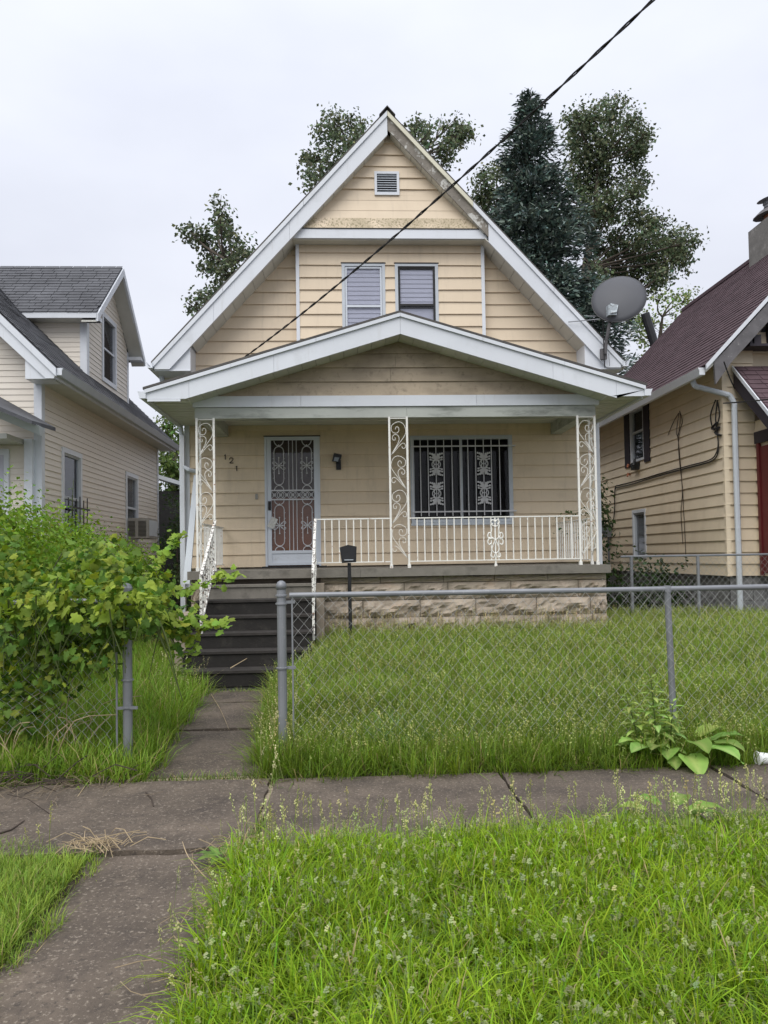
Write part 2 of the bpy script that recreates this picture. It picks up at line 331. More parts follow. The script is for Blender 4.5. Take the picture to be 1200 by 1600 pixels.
# ------------------------------------------------------------------ siding
def PY(Yw): return lambda u, o, z: (u, Yw-o, z)        # wall facing the street
def PXp(Xw): return lambda u, o, z: (Xw+o, u, z)       # wall facing +X
def PXm(Xw): return lambda u, o, z: (Xw-o, u, z)
def siding(parent, P, z0, z1, h, Lf, Rf, mt, openings=(), seams=0.0, proud=.028, name='siding_board', matf=None):
    z = z0
    while z < z1-1e-4:
        zt = min(z+h, z1); br = sorted({z, zt} | {e for o in openings for e in (o[2], o[3]) if z < e < zt})
        full = [(o[0], o[1]) for o in openings if o[2] <= z+1e-4 and o[3] >= zt-1e-4]
        cuts = sorted(full); groups = {}
        wob = random.uniform(-.002, .002); sg = random.uniform(-.0025, .0025)
        for za, zb in zip(br[:-1], br[1:]):
            ops = sorted([(o[0], o[1]) for o in openings if o[2] < (za+zb)/2 < o[3]])
            la, lb, ra, rb = Lf(za), Lf(zb), Rf(za), Rf(zb)
            if ra-la < .02: continue
            if lb > rb: lb = rb = (lb+rb)/2
            ed = [(la, lb)]
            for a, b in ops: ed += [(a, a), (b, b)]
            ed.append((ra, rb))
            for k in range(0, len(ed)-1, 2):
                (a0, a1), (b0, b1) = ed[k], ed[k+1]
                if b0-a0 < .01 and b1-a1 < .01: continue
                a1 = min(a1, b1) if a1 > b1 else a1
                gi = sum(1 for c in cuts if (a0+b0)/2 > c[1]-.001)
                oa = proud*(1-(za-z)/h*.85)+wob; ob = proud*(1-(zb-z)/h*.85)+wob
                sm = [(a0, a1), (b0, b1)]
                if seams and b0-a0 > 2.0 and random.random() < seams:
                    t = random.uniform(.25, .75); m0 = a0+(b0-a0)*t; sm = [(a0, a1), (m0-.0015, m0-.0015), (m0+.0015, m0+.0015), (b0, b1)]
                for s_ in range(0, len(sm), 2):
                    (c0, c1), (d0, d1) = sm[s_], sm[s_+1]
                    key = (gi, s_)
                    q = groups.setdefault(key, M())
                    q.hexa([P(c0, oa, za+sg), P(d0, oa, za-sg), P(d0, -.012, za), P(c0, -.012, za), P(c1, ob, zb), P(d1, ob, zb), P(d1, -.012, zb), P(c1, -.012, zb)])
        for q in groups.values(): q.build(name, matf(z) if matf else mt, parent)
        z += h
const = lambda c: (lambda z: c)

# ================================================================== MAIN HOUSE
W = 12.66
H = thing('house', (.8, W, 0), 'tan clapboard gabled house with white trim and railed front porch, in the centre', 'house')
AX, AZ, SL = .775, 8.73, 1.084           # roof apex and slope
RX0, RX1 = -3.02, 4.57
def roofz(x): return AZ-SL*abs(x-AX)
BACK = 21.0
M().box(-2.52, 4.2, W+.12, BACK, 0, 4.5).build('wall', mSid, H)
M().ext([(-2.52, W+.12, 4.45), (4.2, W+.12, 4.45), (4.2, W+.12, 4.72), (AX, W+.12, 8.5), (-2.52, W+.12, 4.72)], (0, .1, 0)).build('gable_backing', mSid, H)
# roof slabs
for s in (-1, 1):
    xe = RX0 if s < 0 else RX1; t = .05
    M().ext([(AX, 12.18, AZ), (xe, 12.18, roofz(xe)), (xe, 12.18, roofz(xe)-t*1.4), (AX, 12.18, AZ-t*1.4)], (0, BACK+.4-12.18, 0)).build('roof_slope', mShM, H)
rc = M().ext([(AX-.13, 12.12, AZ-.13), (AX, 12.12, AZ+.018), (AX+.13, 12.12, AZ-.13), (AX+.115, 12.12, AZ-.13), (AX, 12.12, AZ+.002), (AX-.115, 12.12, AZ-.13)], (0, 9, 0)).build('ridge_cap', mShM, H)
# rake trim: shingle mould + fascia, board by board
def rake(parent, ax, az, sl, x_in, x_out, yf, th, top0, top1, mt, name='fascia', zcut=None):
    """band hanging below the roof line between vertical offsets top0 > top1"""
    def zz(x, o): return az-sl*abs(x-ax)+o
    pts = [(x_in, yf, zz(x_in, top0)), (x_out, yf, zz(x_out, top0))]
    if zcut is not None and zz(x_out, top1) < zcut:
        xi = ax+(1 if x_out > ax else -1)*(az+top1-zcut)/sl
        if zz(x_out, top0) > zcut: pts += [(x_out, yf, zcut)]
        pts += [(xi, yf, zcut)]
    else: pts += [(x_out, yf, zz(x_out, top1))]
    pts += [(x_in, yf, zz(x_in, top1))]
    return M().ext(pts, (0, th, 0)).build(name, mt, parent)
for s in (-1, 1):
    xe = RX0 if s < 0 else RX1
    for a, b in ((0, .36), (.36, .7), (.7, 1)):
        rake(H, AX, AZ-.055, SL, AX+(xe-AX)*a+s*.002, AX+(xe-AX)*b-s*.002, 12.14, .05, 0, -.085, mCream if (s > 0 and a == 0) else mWhite, 'drip_moulding')
    if s < 0:
        for a, b in ((0.0, .42), (.42, .74), (.74, .985)):
            rake(H, AX, AZ-.14, SL, AX+(xe-AX)*a-.002, AX+(xe-AX)*b+.001, 12.165, .045, 0, -.30, mWhite, 'fascia', zcut=4.49)
    else:
        o = rake(H, AX, AZ-.14, SL, AX+.002, AX+1.66, 12.18, .03, 0, -.21, mPeel, 'bare_fascia_board'); o['label'] = 'weathered fascia board with its paint peeling off'
        for a, b in ((.425, .72), (.72, .985)):
            rake(H, AX, AZ-.14, SL, AX+(xe-AX)*a, AX+(xe-AX)*b-.001, 12.165, .045, 0, -.30, mWhite, 'fascia', zcut=4.49)
    # box return at the eave
    xi = -2.41 if s < 0 else 3.93
    x2 = xe*1-s*.06
    zt = roofz(xi)-.32
    M().ext([(x2, 12.21, 4.49), (xi, 12.21, 4.49), (xi, 12.21, zt), (x2, 12.21, roofz(x2)-.2)], (0, .44, 0)).build('eave_return', mWhite, H)
    M().box(min(x2, xi), max(x2, xi), 12.2, W, 4.47, 4.488).build('return_trim', mWhite, H)
    # eave soffit back along the side and gutter
    wx = -2.56 if s < 0 else 4.26
    M().box(min(wx, x2), max(wx, x2), W+.01, BACK, 4.49, 4.51).build('eave_soffit', mSoff, H)
    M().box(min(x2, x2+s*.02), max(x2, x2+s*.02), 12.22, BACK, 4.47, 4.64).build('eave_fascia', mWhite, H)
    gx = x2+s*.022
    M().ext([(gx, 12.12, 4.50), (gx+s*.075, 12.12, 4.50), (gx+s*.115, 12.12, 4.60), (gx+s*.10, 12.12, 4.60), (gx+s*.065, 12.12, 4.515), (gx+.006*s, 12.12, 4.515), (gx+.006*s, 12.12, 4.6), (gx, 12.12, 4.6)], (0, BACK-12.2, 0)).build('gutter', mWhite, H)
# sloping soffit panels under the rakes, one by one
def soffit_run(s, x0, x1, yb, n):
    for k in range(n):
        a = x0+(x1-x0)*k/n; b = x0+(x1-x0)*(k+1)/n-s*.006
        o = (-.352 if yb < 12.5 and s > 0 else -.432) - (.004 if k % 2 else 0)
        pa = [(a, 12.2, roofz(a)+o), (b, 12.2, roofz(b)+o), (b, yb, roofz(b)+o), (a, yb, roofz(a)+o)]
        M().ext(pa, (0, 0, .02)).build('soffit_panel', mSoff, H)
for s in (-1, 1):
    soffit_run(s, AX+s*.05, AX+s*1.55, 12.42, 9)
    soffit_run(s, AX+s*1.56, AX+s*3.16, W+.02, 10)
# siding: recessed gable cheeks
BYL, BYR = -.735, 2.355
gl = lambda z: AX-(AZ-.42-z)/SL
gr = lambda z: AX+(AZ-.42-z)/SL
siding(H, PY(W), 4.46, 6.9, .2032, lambda z: max(gl(z)-.03, -2.50), const(BYL-.0), mSid)
siding(H, PY(W), 4.46, 6.9, .2032, const(BYR), lambda z: min(gr(z)+.03, 4.07), mSid)
# bay with two windows
BY = 12.5
M().box(BYL, BYR, BY+.06, W+.05, 4.3, 6.8).build('bay_backing', mSid, H)
M().box(BYL-.005, BYL+.02, BY+.005, W+.01, 4.4, 6.66).build('bay_side', mSid, H); M().box(BYR-.02, BYR+.005, BY+.005, W+.01, 4.4, 6.66).build('bay_side', mSid, H)
w1 = (.003, .715, 4.86, 6.30); w2 = (.878, 1.592, 4.86, 6.30)
siding(H, PY(BY), 4.45, 6.63, .2032, const(BYL+.04), const(BYR-.04), mSid, openings=[w1, w2])
M().box(BYL-.01, BYL+.045, BY-.035, BY+.05, 4.45, 6.62).build('corner_trim', mWhite, H)
M().box(BYR-.045, BYR+.01, BY-.035, BY+.05, 4.45, 6.62).build('corner_trim', mWhite, H)
def blinds(parent, x0, x1, z0, z1, y, step=.075):
    q = M(); z = z1
    while z > z0:
        q.hexa([(x0, y, z-step*1.05), (x1, y, z-step*1.05), (x1, y+.004, z-step*1.05), (x0, y+.004, z-step*1.05), (x0, y+.009, z), (x1, y+.009, z), (x1, y+.013, z), (x0, y+.013, z)]); z -= step
    return q.build('blind', mBlind, parent)
def uwin(x0, x1, z0, z1, rail, second):
    fr = M(); t = .05; y0, y1 = BY-.028, BY+.055
    fr.box(x0, x0+t, y0, y1, z0, z1); fr.box(x1-t, x1, y0, y1, z0, z1); fr.box(x0+t, x1-t, y0, y1, z1-t*.8, z1); fr.box(x0+t, x1-t, y0, y1, z0, z0+t)
    wd = fr.build('window', mGreyTrim, H)
    M().box(x0-.012, x1+.012, y0-.006, y1, z1+.001, z1+.02).build('head_flashing', mDarkRev, wd)
    s = M(); a, b = x0+t+.004, x1-t-.004
    s.box(a, a+.03, BY-.012, BY+.02, z0+.05, z1-.045); s.box(b-.03, b, BY-.012, BY+.02, z0+.05, z1-.045); s.box(a+.03, b-.03, BY-.014, BY+.02, rail-.018, rail+.018); s.box(a+.03, b-.03, BY-.012, BY+.02, z1-.075, z1-.045)
    s.build('sash', mDarkRev if second else mWhTrim, wd)
    M().box(a+.03, b-.03, BY+.002, BY+.006, rail+.018, z1-.075).build('pane', mGlass, wd); M().box(a+.03, b-.03, BY+.002, BY+.006, z0+.05, rail-.018).build('pane', mGlass, wd)
    blinds(wd, a+.02, b-.02, rail+.03 if second else rail-.6, z1-.06-(.03 if second else 0), BY+.012)
    if second:
        M().box(a+.02, b-.02, BY+.04, BY+.05, z0+.04, rail-.05).build('curtain', mBlind, wd)
    M().box(a, b, BY+.056, BY+.062, z0, z1).build('backing', mDark, wd)
uwin(*w1, 5.60, False); uwin(*w2, 5.62, True)
# band above the bay and the flared upper gable
bq = M().ext([(-.80, 12.24, 6.625), (2.385, 12.24, 6.625), (2.32, 12.24, 6.775), (-.735, 12.24, 6.775)], (0, .2, 0)).build('band_board', mWhite, H)
M().box(-.76, 2.36, 12.23, 12.46, 6.776, 6.79).build('band_flashing', mDarkRev, H)
M().box(-.79, 2.375, 12.27, BY+.05, 6.612, 6.624).build('band_soffit', mSoff, H)
z = 6.79; k = 0
vent = (.56, .965, 7.385, 7.775)
ngl = lambda z: max(gl(z)-.03, -.9); ngr = lambda z: min(AX+(AZ-.33-z)/SL, 2.5)
for Yg, za, zb in ((12.27, 6.79, 6.88), (12.30, 6.88, 6.98), (12.335, 6.98, 7.12), (12.36, 7.12, 7.30)):
    siding(H, PY(Yg), za, zb, zb-za, ngl, ngr, mSidMoss if za < 6.9 else mSid, proud=.035, matf=lambda z: mSidMoss if z < 6.93 else mSid)
M().ext([(gl(6.79), 12.4, 6.79), (gr(6.79), 12.4, 6.79), (AX, 12.4, 8.4)], (0, .12, 0)).build('gable_backing', mSid, H)
siding(H, PY(12.38), 7.30, 8.4, .19, ngl, ngr, mSid, openings=[vent])
vq = M(); x0, x1, z0, z1 = vent; t = .04
for b in ((x0, x0+t, z0, z1), (x1-t, x1, z0, z1), (x0+t, x1-t, z1-t, z1), (x0+t, x1-t, z0, z0+t)): vq.box(b[0], b[1], 12.335, 12.4, b[2], b[3])
gv = vq.build('gable_vent', mWhite, H)
for k in range(8):
    zc = z0+t+.012+k*(z1-z0-2*t-.0)/8
    M().hexa([(x0+t, 12.345, zc-.008), (x1-t, 12.345, zc-.008), (x1-t, 12.35, zc-.008), (x0+t, 12.35, zc-.008), (x0+t, 12.375, zc+.022), (x1-t, 12.375, zc+.022), (x1-t, 12.38, zc+.022), (x0+t, 12.38, zc+.022)]).build('louvre', mGreyTrim, gv)
M().box(x0+.02, x1-.02, 12.392, 12.398, z0, z1).build('vent_backing', mDark, gv)

# ---- porch roof
PX, PZ, PS = .797, 4.853, .301; PF = 10.45
PL, PR = -2.676, 4.209
def pz(x): return PZ-PS*abs(x-PX)
for s in (-1, 1):
    xe = PL if s < 0 else PR
    M().ext([(PX, PF-.03, PZ+.012), (xe-(-s)*.02, PF-.03, pz(xe)+.012), (xe-(-s)*.02, PF-.03, pz(xe)-.018), (PX, PF-.03, PZ-.018)], (0, W-PF+.0, 0)).build('porch_roof_slope', mShM, H)
    n = 3
    for k in range(n):
        a, b = k/n, (k+1)/n
        rake(H, PX, PZ-.02, PS, PX+(xe-PX)*a+s*.0015, PX+(xe-PX)*b-s*.0015, PF-.028, .05, 0, -.05, mWhite, 'drip_moulding')
    br = [0, .5, .83, 1.0] if s < 0 else [0, .62, .88, 1.0]
    for a, b in zip(br[:-1], br[1:]):
        rake(H, PX, PZ-.072, PS, PX+(xe-PX)*a+s*.0015, PX+(xe-PX)*b-s*.0015, PF, .04, 0, -.235, mWhite, 'porch_fascia', zcut=3.665)
    xo = xe-s*.04
    M().box(min(xo, xo+s*.02), max(xo, xo+s*.02), PF+.045, W-.04, 3.64, pz(xe)-.03).build('porch_eave_fascia', mWhite, H)
    gx = xo+s*.022
    M().ext([(gx, PF-.02, 3.665), (gx+s*.075, PF-.02, 3.665), (gx+s*.115, PF-.02, 3.765), (gx+s*.10, PF-.02, 3.765), (gx+s*.065, PF-.02, 3.68), (gx+.006*s, PF-.02, 3.68), (gx+.006*s, PF-.02, 3.765), (gx, PF-.02, 3.765)], (0, 2.2, 0)).build('porch_gutter', mWhite, H)
    M().box(min(gx, gx+s*.09), max(gx, gx+s*.09), PF-.024, PF-.018, 3.668, 3.76).build('gutter_end_cap', mWhite, H)
    # sloped underside of the rake
    for k in range(16):
        a = PX+s*(.003+k*.195); b = a+s*.19; o = -.30
        if abs(b-PX) > abs(xe-PX)-.45: break
        M().ext([(a, PF+.04, pz(a)+o), (b, PF+.04, pz(b)+o), (b, 10.86, pz(b)+o), (a, 10.86, pz(a)+o)], (0, 0, .012)).build('soffit_panel', mSoff, H)
M().box(-2.64, -2.2, PF-.01, PF+.02, 3.628, 3.66).build('return_trim', mWhite, H)
# ceiling boards, run across the porch
q = M(); y = PF+.05; k = 0
while y < W-.05:
    y2 = min(y+.098, W-.02); zl = 3.672-(.003 if k % 2 else 0)
    if y2 > 11.03: q.box(-2.63, 4.16, y, y2-.006, zl, 3.69)
    else: q.box(-2.63, -2.115, y, y2-.006, zl, 3.69); q.box(3.685, 4.16, y, y2-.006, zl, 3.69)
    y += .1; k += 1
q.build('porch_ceiling', mSoff, H, kind='stuff')
M().box(-2.6, 4.1, 11.03, W-.01, 3.70, 3.715).build('ceiling_backing', mDarkRev, H)
# gable face in the porch roof
pgl = lambda z: PX-(PZ-.29-z)/PS; pgr = lambda z: PX+(PZ-.29-z)/PS
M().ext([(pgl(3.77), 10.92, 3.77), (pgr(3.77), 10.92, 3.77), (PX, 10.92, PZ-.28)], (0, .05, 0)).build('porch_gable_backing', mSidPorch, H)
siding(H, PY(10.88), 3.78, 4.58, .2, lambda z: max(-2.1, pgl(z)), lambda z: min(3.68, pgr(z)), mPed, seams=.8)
for a, b in ((-2.112, -.6), (-.597, 1.9), (1.903, 3.68)): M().box(a, b, 10.83, 10.95, 3.622, 3.775).build('porch_band', mWhite, H)
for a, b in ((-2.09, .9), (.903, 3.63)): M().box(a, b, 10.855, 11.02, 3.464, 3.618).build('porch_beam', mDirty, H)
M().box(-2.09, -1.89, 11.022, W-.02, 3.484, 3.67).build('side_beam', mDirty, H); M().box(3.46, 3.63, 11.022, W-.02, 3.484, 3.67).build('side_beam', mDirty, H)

# ---- porch back wall with door and picture window
DX0, DX1, DZ0, DZ1 = -1.306, -.400, 1.35, 3.478
WX0, WX1, WZ0, WZ1 = 1.09, 2.80, 1.985, 3.475
siding(H, PY(W), 1.345, 3.70, .2032, const(-2.53), const(4.22), mSidPorch, openings=[(DX0, DX1, 1.3, DZ1), (WX0, WX1, WZ0, WZ1)], seams=.25)
for x in (-2.60, 4.2): M().box(x, x+.08, W-.035, W+.05, .9, 4.46).build('corner_trim', mWhite, H)
siding(H, PXp(4.27), 1.2, 4.46, .2032, const(W+.05), const(BACK), mSid); 
# door
D = thing('door', ((DX0+DX1)/2, W, DZ0), parent=H)
cas = M(); t = .035
cas.box(DX0, DX0+t, W-.035, W+.05, DZ0, DZ1); cas.box(DX1-t, DX1, W-.035, W+.05, DZ0, DZ1); cas.box(DX0+t, DX1-t, W-.035, W+.05, DZ1-t, DZ1)
cas.build('door_casing', mWhTrim, D)
M().box(DX0-.012, DX1+.012, W-.045, W+.0, DZ1+.001, DZ1+.016).build('head_flashing', mDarkRev, D)
def dx(c): return DX0+(c-160)*.001517*.963
def dz(c): return DZ1-(c-95)*.001517*.99
M().box(dx(205), dx(735), W-.005, W+.02, dz(1500), dz(1345)).build('kick_panel', mWhTrim, D)
st = M()
for a, b, c, d in ((186, 232, 1500, 95), (712, 762, 1500, 95), (232, 712, 132, 98), (232, 712, 1372, 1340), (232, 712, 1500, 1470)): st.box(dx(a), dx(b), W-.022, W+.006, dz(c), dz(d))
st.build('door_frame', mWhTrim, D)
M().box(dx(186), dx(762), W+.035, W+.045, DZ0, dz(760)).build('inner_door_lower', mDoor, D); M().box(dx(186), dx(762), W+.035, W+.045, dz(760), DZ1).build('inner_door_upper', mDoorD, D)  # one door: lit lower part and shaded upper part coloured separately
M().box(dx(232), dx(712), W+.012, W+.015, dz(1340), dz(132)).build('glass', mGlassD, D)
for c in (430, 474, 516):
    for a, b in ((132, 684), (792, 1342)): M().tube([(dx(c), W-.008, dz(b)), (dx(c), W-.008, dz(a))], .0065, 6).build('grille_bar', mIronG, D)
orn = M(); r = .0075
def T2(pts, r=r, n=5, y=W-.01, closed=False, k=4, m=None): (m or orn).tube(cr([(a, y, b) for a, b in pts], k, closed), r, n, closed=closed)
def stadium(cx, zt, zb, w):
    hw = w/2; p = []
    for i in range(7): a = pi*i/6; p.append((cx+hw*cos(a), zt-hw+hw*sin(a)))
    for i in range(7): a = pi+pi*i/6; p.append((cx+hw*cos(a), zb+hw+hw*sin(a)))
    orn.tube([(a, W-.01, b) for a, b in p], r, 5, closed=True)
for cx in (320, 632):
    X = dx(cx); w_ = .155
    for zt, zb, u1, d1 in ((200, 622, 132, 684), (842, 1290, 792, 1342)):
        stadium(X, dz(zt), dz(zb), w_)
        for zc, s in ((u1, -1), (d1, 1)):       # half rings that run off the frame
            ze = dz(zc); g = abs(dz(zt)-dz(u1)) if s < 0 else abs(dz(d1)-dz(zb))
            T2([(X-w_/2, ze), (X-w_*.42, ze+s*g*.45), (X-w_*.22, ze+s*g*.8), (X, ze+s*g*.93), (X+w_*.22, ze+s*g*.8), (X+w_*.42, ze+s*g*.45), (X+w_/2, ze)])
        orn.disc((X, W-.018, dz((zt+u1)/2+ (zt-u1)*.32)), [(.012, 0), (.012, .012)], 8, (0, 1, 0)); orn.disc((X, W-.018, dz(zb+6)), [(.012, 0), (.012, .012)], 8, (0, 1, 0))
        zc = (dz(zt)+dz(zb))/2
        for k in range(8):                      # flourish in the middle
            a = k*pi/4; l = .085 if k % 2 == 0 else .05
            if k in (2, 6): l = .13
            T2([(X, zc), (X+l*.6*cos(a), zc+l*.6*sin(a)), (X+l*cos(a), zc+l*sin(a))], .006)
            orn.disc((X+l*cos(a)*(.55 if k in(0,4) else 1), W-.018, zc+l*sin(a)), [(.004, 0), (.013, .004), (.013, .01), (.003, .014)], 6, (0, 1, 0))
        for sx in (-1, 1):
            for sz in (-1, 1):
                T2([(X+sx*.03, zc+sz*.02), (X+sx*.06, zc+sz*.06), (X+sx*.095, zc+sz*.06), (X+sx*.1, zc+sz*.035), (X+sx*.08, zc+sz*.03)], .006)
                for f in (.11, .2): orn.tube([(X+sx*w_*.5, W-.01, zc+sz*f), (X+sx*w_*.5+sx*.022, W-.012, zc+sz*(f+.012))], .006, 5, r2=.003)
orn.build('door_ornament', mIronG, D)
mb = M()
for za, zb in ((676, 690), (776, 790)): mb.box(dx(222), dx(722), W-.02, W+.002, dz(zb), dz(za))
zc = (dz(690)+dz(776))/2; hh = .06
n = 7
for k in range(n):
    X = dx(232)+(dx(712)-dx(232))*(k+.5)/n; hw = (dx(712)-dx(232))/n/2
    for s in (-1, 1): T2([(X-hw, zc-s*hh), (X, zc), (X+hw, zc+s*hh)], .005, m=mb, k=1)
    if k % 2: mb.tube([(X+.055*cos(j*pi/6), W-.012, zc+.055*sin(j*pi/6)) for j in range(12)], .006, 5, closed=True)
    mb.tube([(X+.02*cos(j*pi/4), W-.014, zc+.02*sin(j*pi/4)) for j in range(8)], .006, 5, closed=True)
mb.build('ornament_band', mIronG, D)
lk = M().box(dx(196), dx(228), W-.04, W-.021, dz(900), dz(800)); lk.build('lock_plate', mBlack, D)
M().tube([(dx(212), W-.05, dz(880)), (dx(212), W-.075, dz(870)), (dx(212), W-.075, dz(820)), (dx(212), W-.05, dz(810))], .009, 6).build('door_handle', mBlack, D)
M().box(DX0-.05, DX1+.09, W-.13, W-.03, 1.328, 1.352).build('threshold', mDarkRev, D)
# window behind bars
mGlassW = glassmat('dark_window_glass', (.8, .8, .8), .22)
WN = thing('picture_window', ((WX0+WX1)/2, W, WZ0), parent=H)
fr = M(); t = .065
fr.box(WX0, WX0+t, W-.035, W+.05, WZ0+.1, WZ1); fr.box(WX1-t, WX1, W-.035, W+.05, WZ0+.1, WZ1); fr.box(WX0+t, WX1-t, W-.035, W+.05, WZ1-t, WZ1)
fr.build('window_frame', mGreyTrim, WN)
sl = M(); sl.box(WX0, WX1, W-.05, W+.03, WZ0, WZ0+.045); sl.box(WX0+.01, WX1-.01, W-.042, W+.03, WZ0+.048, WZ0+.098); sl.build('sill', mGreyTrim, WN)
M().box((WX0+WX1)/2-.012, (WX0+WX1)/2+.018, W-.01, W+.03, WZ0+.1, WZ1-t).build('mullion', mGreyTrim, WN)
M().box(WX0+t, (WX0+WX1)/2-.012, W+.012, W+.016, WZ0+.1, WZ1-t).build('pane', mGlassW, WN); M().box((WX0+WX1)/2+.018, WX1-t, W+.012, W+.016, WZ0+.1, WZ1-t).build('pane', mGlassW, WN)
M().box(WX0+.03, WX1-.03, W+.045, W+.05, WZ0, WZ1).build('backing', mDark, WN)
BYY = W-.10
BG = thing('security_bars', ((WX0+WX1)/2, BYY, WZ0), parent=H)
bars = [at(590+c/5, 760, Y=BYY).x for c in (275, 338, 398, 460, 522, 585, 648, 710, 770, 832, 893, 957)]
zt, zb = at(700, 684.5, Y=BYY).z, at(700, 806, Y=BYY).z
b0 = M().box(bars[0]-.006, bars[0]+.006, BYY-.006, BYY+.006, zb, zt).build('bar', mIronG, BG)
for x in bars[1:]: dup(b0, (x-bars[0], 0, 0), BG)
for py in (697, 799.3):
    zc = at(700, py, Y=BYY).z; M().box(WX0+.02, WX1+.04, BYY+.007, BYY+.019, zc-.011, zc+.011).build('crossbar', mIronG, BG)
    for x in (WX0+.03, WX1+.02): M().box(x-.01, x+.01, BYY+.019, W-.02, zc-.01, zc+.01).build('bracket', mIronG, BG)
def casting(X, zc, h=.385, w=.21):
    q = M(); y = BYY-.012
    def t(pts, r=.008): q.tube(cr([(X+a*w/2, y, zc+b*h/2) for a, b in pts], 3), r, 5)
    for s in (-1, 1):
        t([(0, .0), (s*.3, .03), (s*.38, .2), (s*.15, .4), (0, .45)]); t([(0, .0), (s*.3, -.03), (s*.38, -.2), (s*.15, -.4), (0, -.45)])
        q.tube([(X+w*.33*cos(a*pi/8+s), y, zc+w*.33*sin(a*pi/8+s)) for a in range(17)], .008, 5) if s > 0 else None
        for z_ in (-1, 1):
            for (a, b) in ((.5, .62), (.92, .62), (.62, .9), (.95, .93), (.88, .42), (.3, .85)):
                t([(0, z_*.4), (s*a*.55, z_*b*.85), (s*a, z_*b)], .009)
                q.disc((X+s*a*w/2, y-.008, zc+z_*b*h/2), [(.006, 0), (.017, .004), (.017, .01), (.006, .014)], 6, (0, 1, 0))
    t([(0, -.5), (0, .5)]); t([(-.25, 0), (.25, 0)]); return q
for bx, pyc in ((3, 725.5), (3, 771), (9, 725), (9, 770.5)):
    casting(bars[bx], at(700, pyc, Y=BYY).z).build('ornamental_casting', mIronG, BG)
# porch light, numbers, bell
WL = thing('wall_light', tuple(at(525, 725, Y=W)), parent=H)
c = at(526, 717, Y=W-.12); wl = M(); wl.ext([(c.x-.075, W-.2, c.z-.05), (c.x+.055, W-.2, c.z-.07), (c.x+.085, W-.2, c.z+.05), (c.x-.045, W-.2, c.z+.075)], (0, .12, .03)); wl.build('lamp_housing', mBlack, WL)
M().ext([(c.x-.05, W-.208, c.z-.045), (c.x+.02, W-.208, c.z-.055), (c.x+.045, W-.208, c.z+.01), (c.x-.03, W-.208, c.z+.02)], (0, .006, .0)).build('lens', mLampGlass, WL)
M().box(c.x-.01, c.x+.07, W-.06, W-.015, c.z-.17, c.z-.01).build('back_plate', mBlack, WL)
M().tube([(c.x+.03, W-.05, c.z-.02), (c.x+.02, W-.1, c.z)], .02, 8).build('arm', mBlack, WL)
for px, py, d in ((352, 714, 1), (361.5, 719.5, 2), (370, 732, 1)):
    c = at(px, py, Y=W-.03); q = M(); h = .042
    if d == 1: q.box(c.x-.007, c.x+.007, W-.034, W-.026, c.z-h, c.z+h); q.box(c.x-.018, c.x-.007, W-.034, W-.026, c.z+h-.022, c.z+h-.01)
    else: q.tube(cr([(c.x+a*.8, W-.03, c.z+b*.8) for a, b in ((-.035, .02), (-.028, .048), (0, .058), (.03, .045), (.03, .015), (.005, -.015), (-.035, -.05), (-.01, -.052), (.042, -.048))], 3), .007, 5)
    q.build('house_number', mNumber, H)
c = at(401, 776, Y=W-.02); M().box(c.x-.02, c.x+.02, W-.035, W-.02, c.z-.045, c.z+.045).build('doorbell', mAC, H)
# ---- porch slab, foundation
for a, b in ((-2.19, .2), (.203, 2.1), (2.103, 3.765)): M().box(a, b, 10.75, W-.0, 1.205, 1.32).build('porch_slab', mConc, H)
M().box(-2.12, 3.68, 10.9, W, 0, 1.2).build('foundation', mMort, H)
def rockblock(x0, x1, z0, z1, yf, parent, mt=mStone, seed=0, proud=.05, axis='y', xw=0):
    nx, nz = 14, 7; vs = []; rr = random.Random(seed)
    ph = [rr.uniform(0, 6.3) for _ in range(6)]
    for j in range(nz):
        for i in range(nx):
            u, v = i/(nx-1), j/(nz-1); e = min(u, 1-u)*14; e2 = min(v, 1-v)*4; k = min(1, e)*min(1, e2)
            d = k*(proud*.65+proud*.55*sin(ph[0]+u*5+v*2)*cos(ph[1]+v*4+u*1.5)+rr.uniform(-.011, .011)+proud*.3*sin(ph[3]+21*u+4*v)*sin(ph[4]+9*v)+proud*.25*sin(ph[2]+9*u-5*v))
            if axis == 'y': vs.append((x0+(x1-x0)*u, yf-d, z0+(z1-z0)*v))
            else: vs.append((xw+d, x0+(x1-x0)*u, z0+(z1-z0)*v))
    fs = [(j*nx+i, j*nx+i+1, (j+1)*nx+i+1, (j+1)*nx+i) if axis == 'y' else (j*nx+i, j*nx+i+1, (j+1)*nx+i+1, (j+1)*nx+i) for j in range(nz-1) for i in range(nx-1)]
    n = len(vs); bd = [i for i in range(nx)]+[j*nx+nx-1 for j in range(1, nz)]+[(nz-1)*nx+i for i in range(nx-2, -1, -1)]+[j*nx for j in range(nz-2, 0, -1)]
    bk = [(vs[i][0], vs[i][1]+.08, vs[i][2]) if axis == 'y' else (vs[i][0]-.08, vs[i][1], vs[i][2]) for i in bd]; m_ = len(bd)
    q = M(); q.add(vs+bk, fs+[(bd[k], n+k, n+(k+1) % m_, bd[(k+1) % m_]) for k in range(m_)])
    return q.build('stone_block', mt, parent)
rows = [(1.113, 1.2, .02), (.875, 1.103, .05), (.63, .865, .055), (.385, .62, .055), (.14, .375, .05)]
sd_ = 0
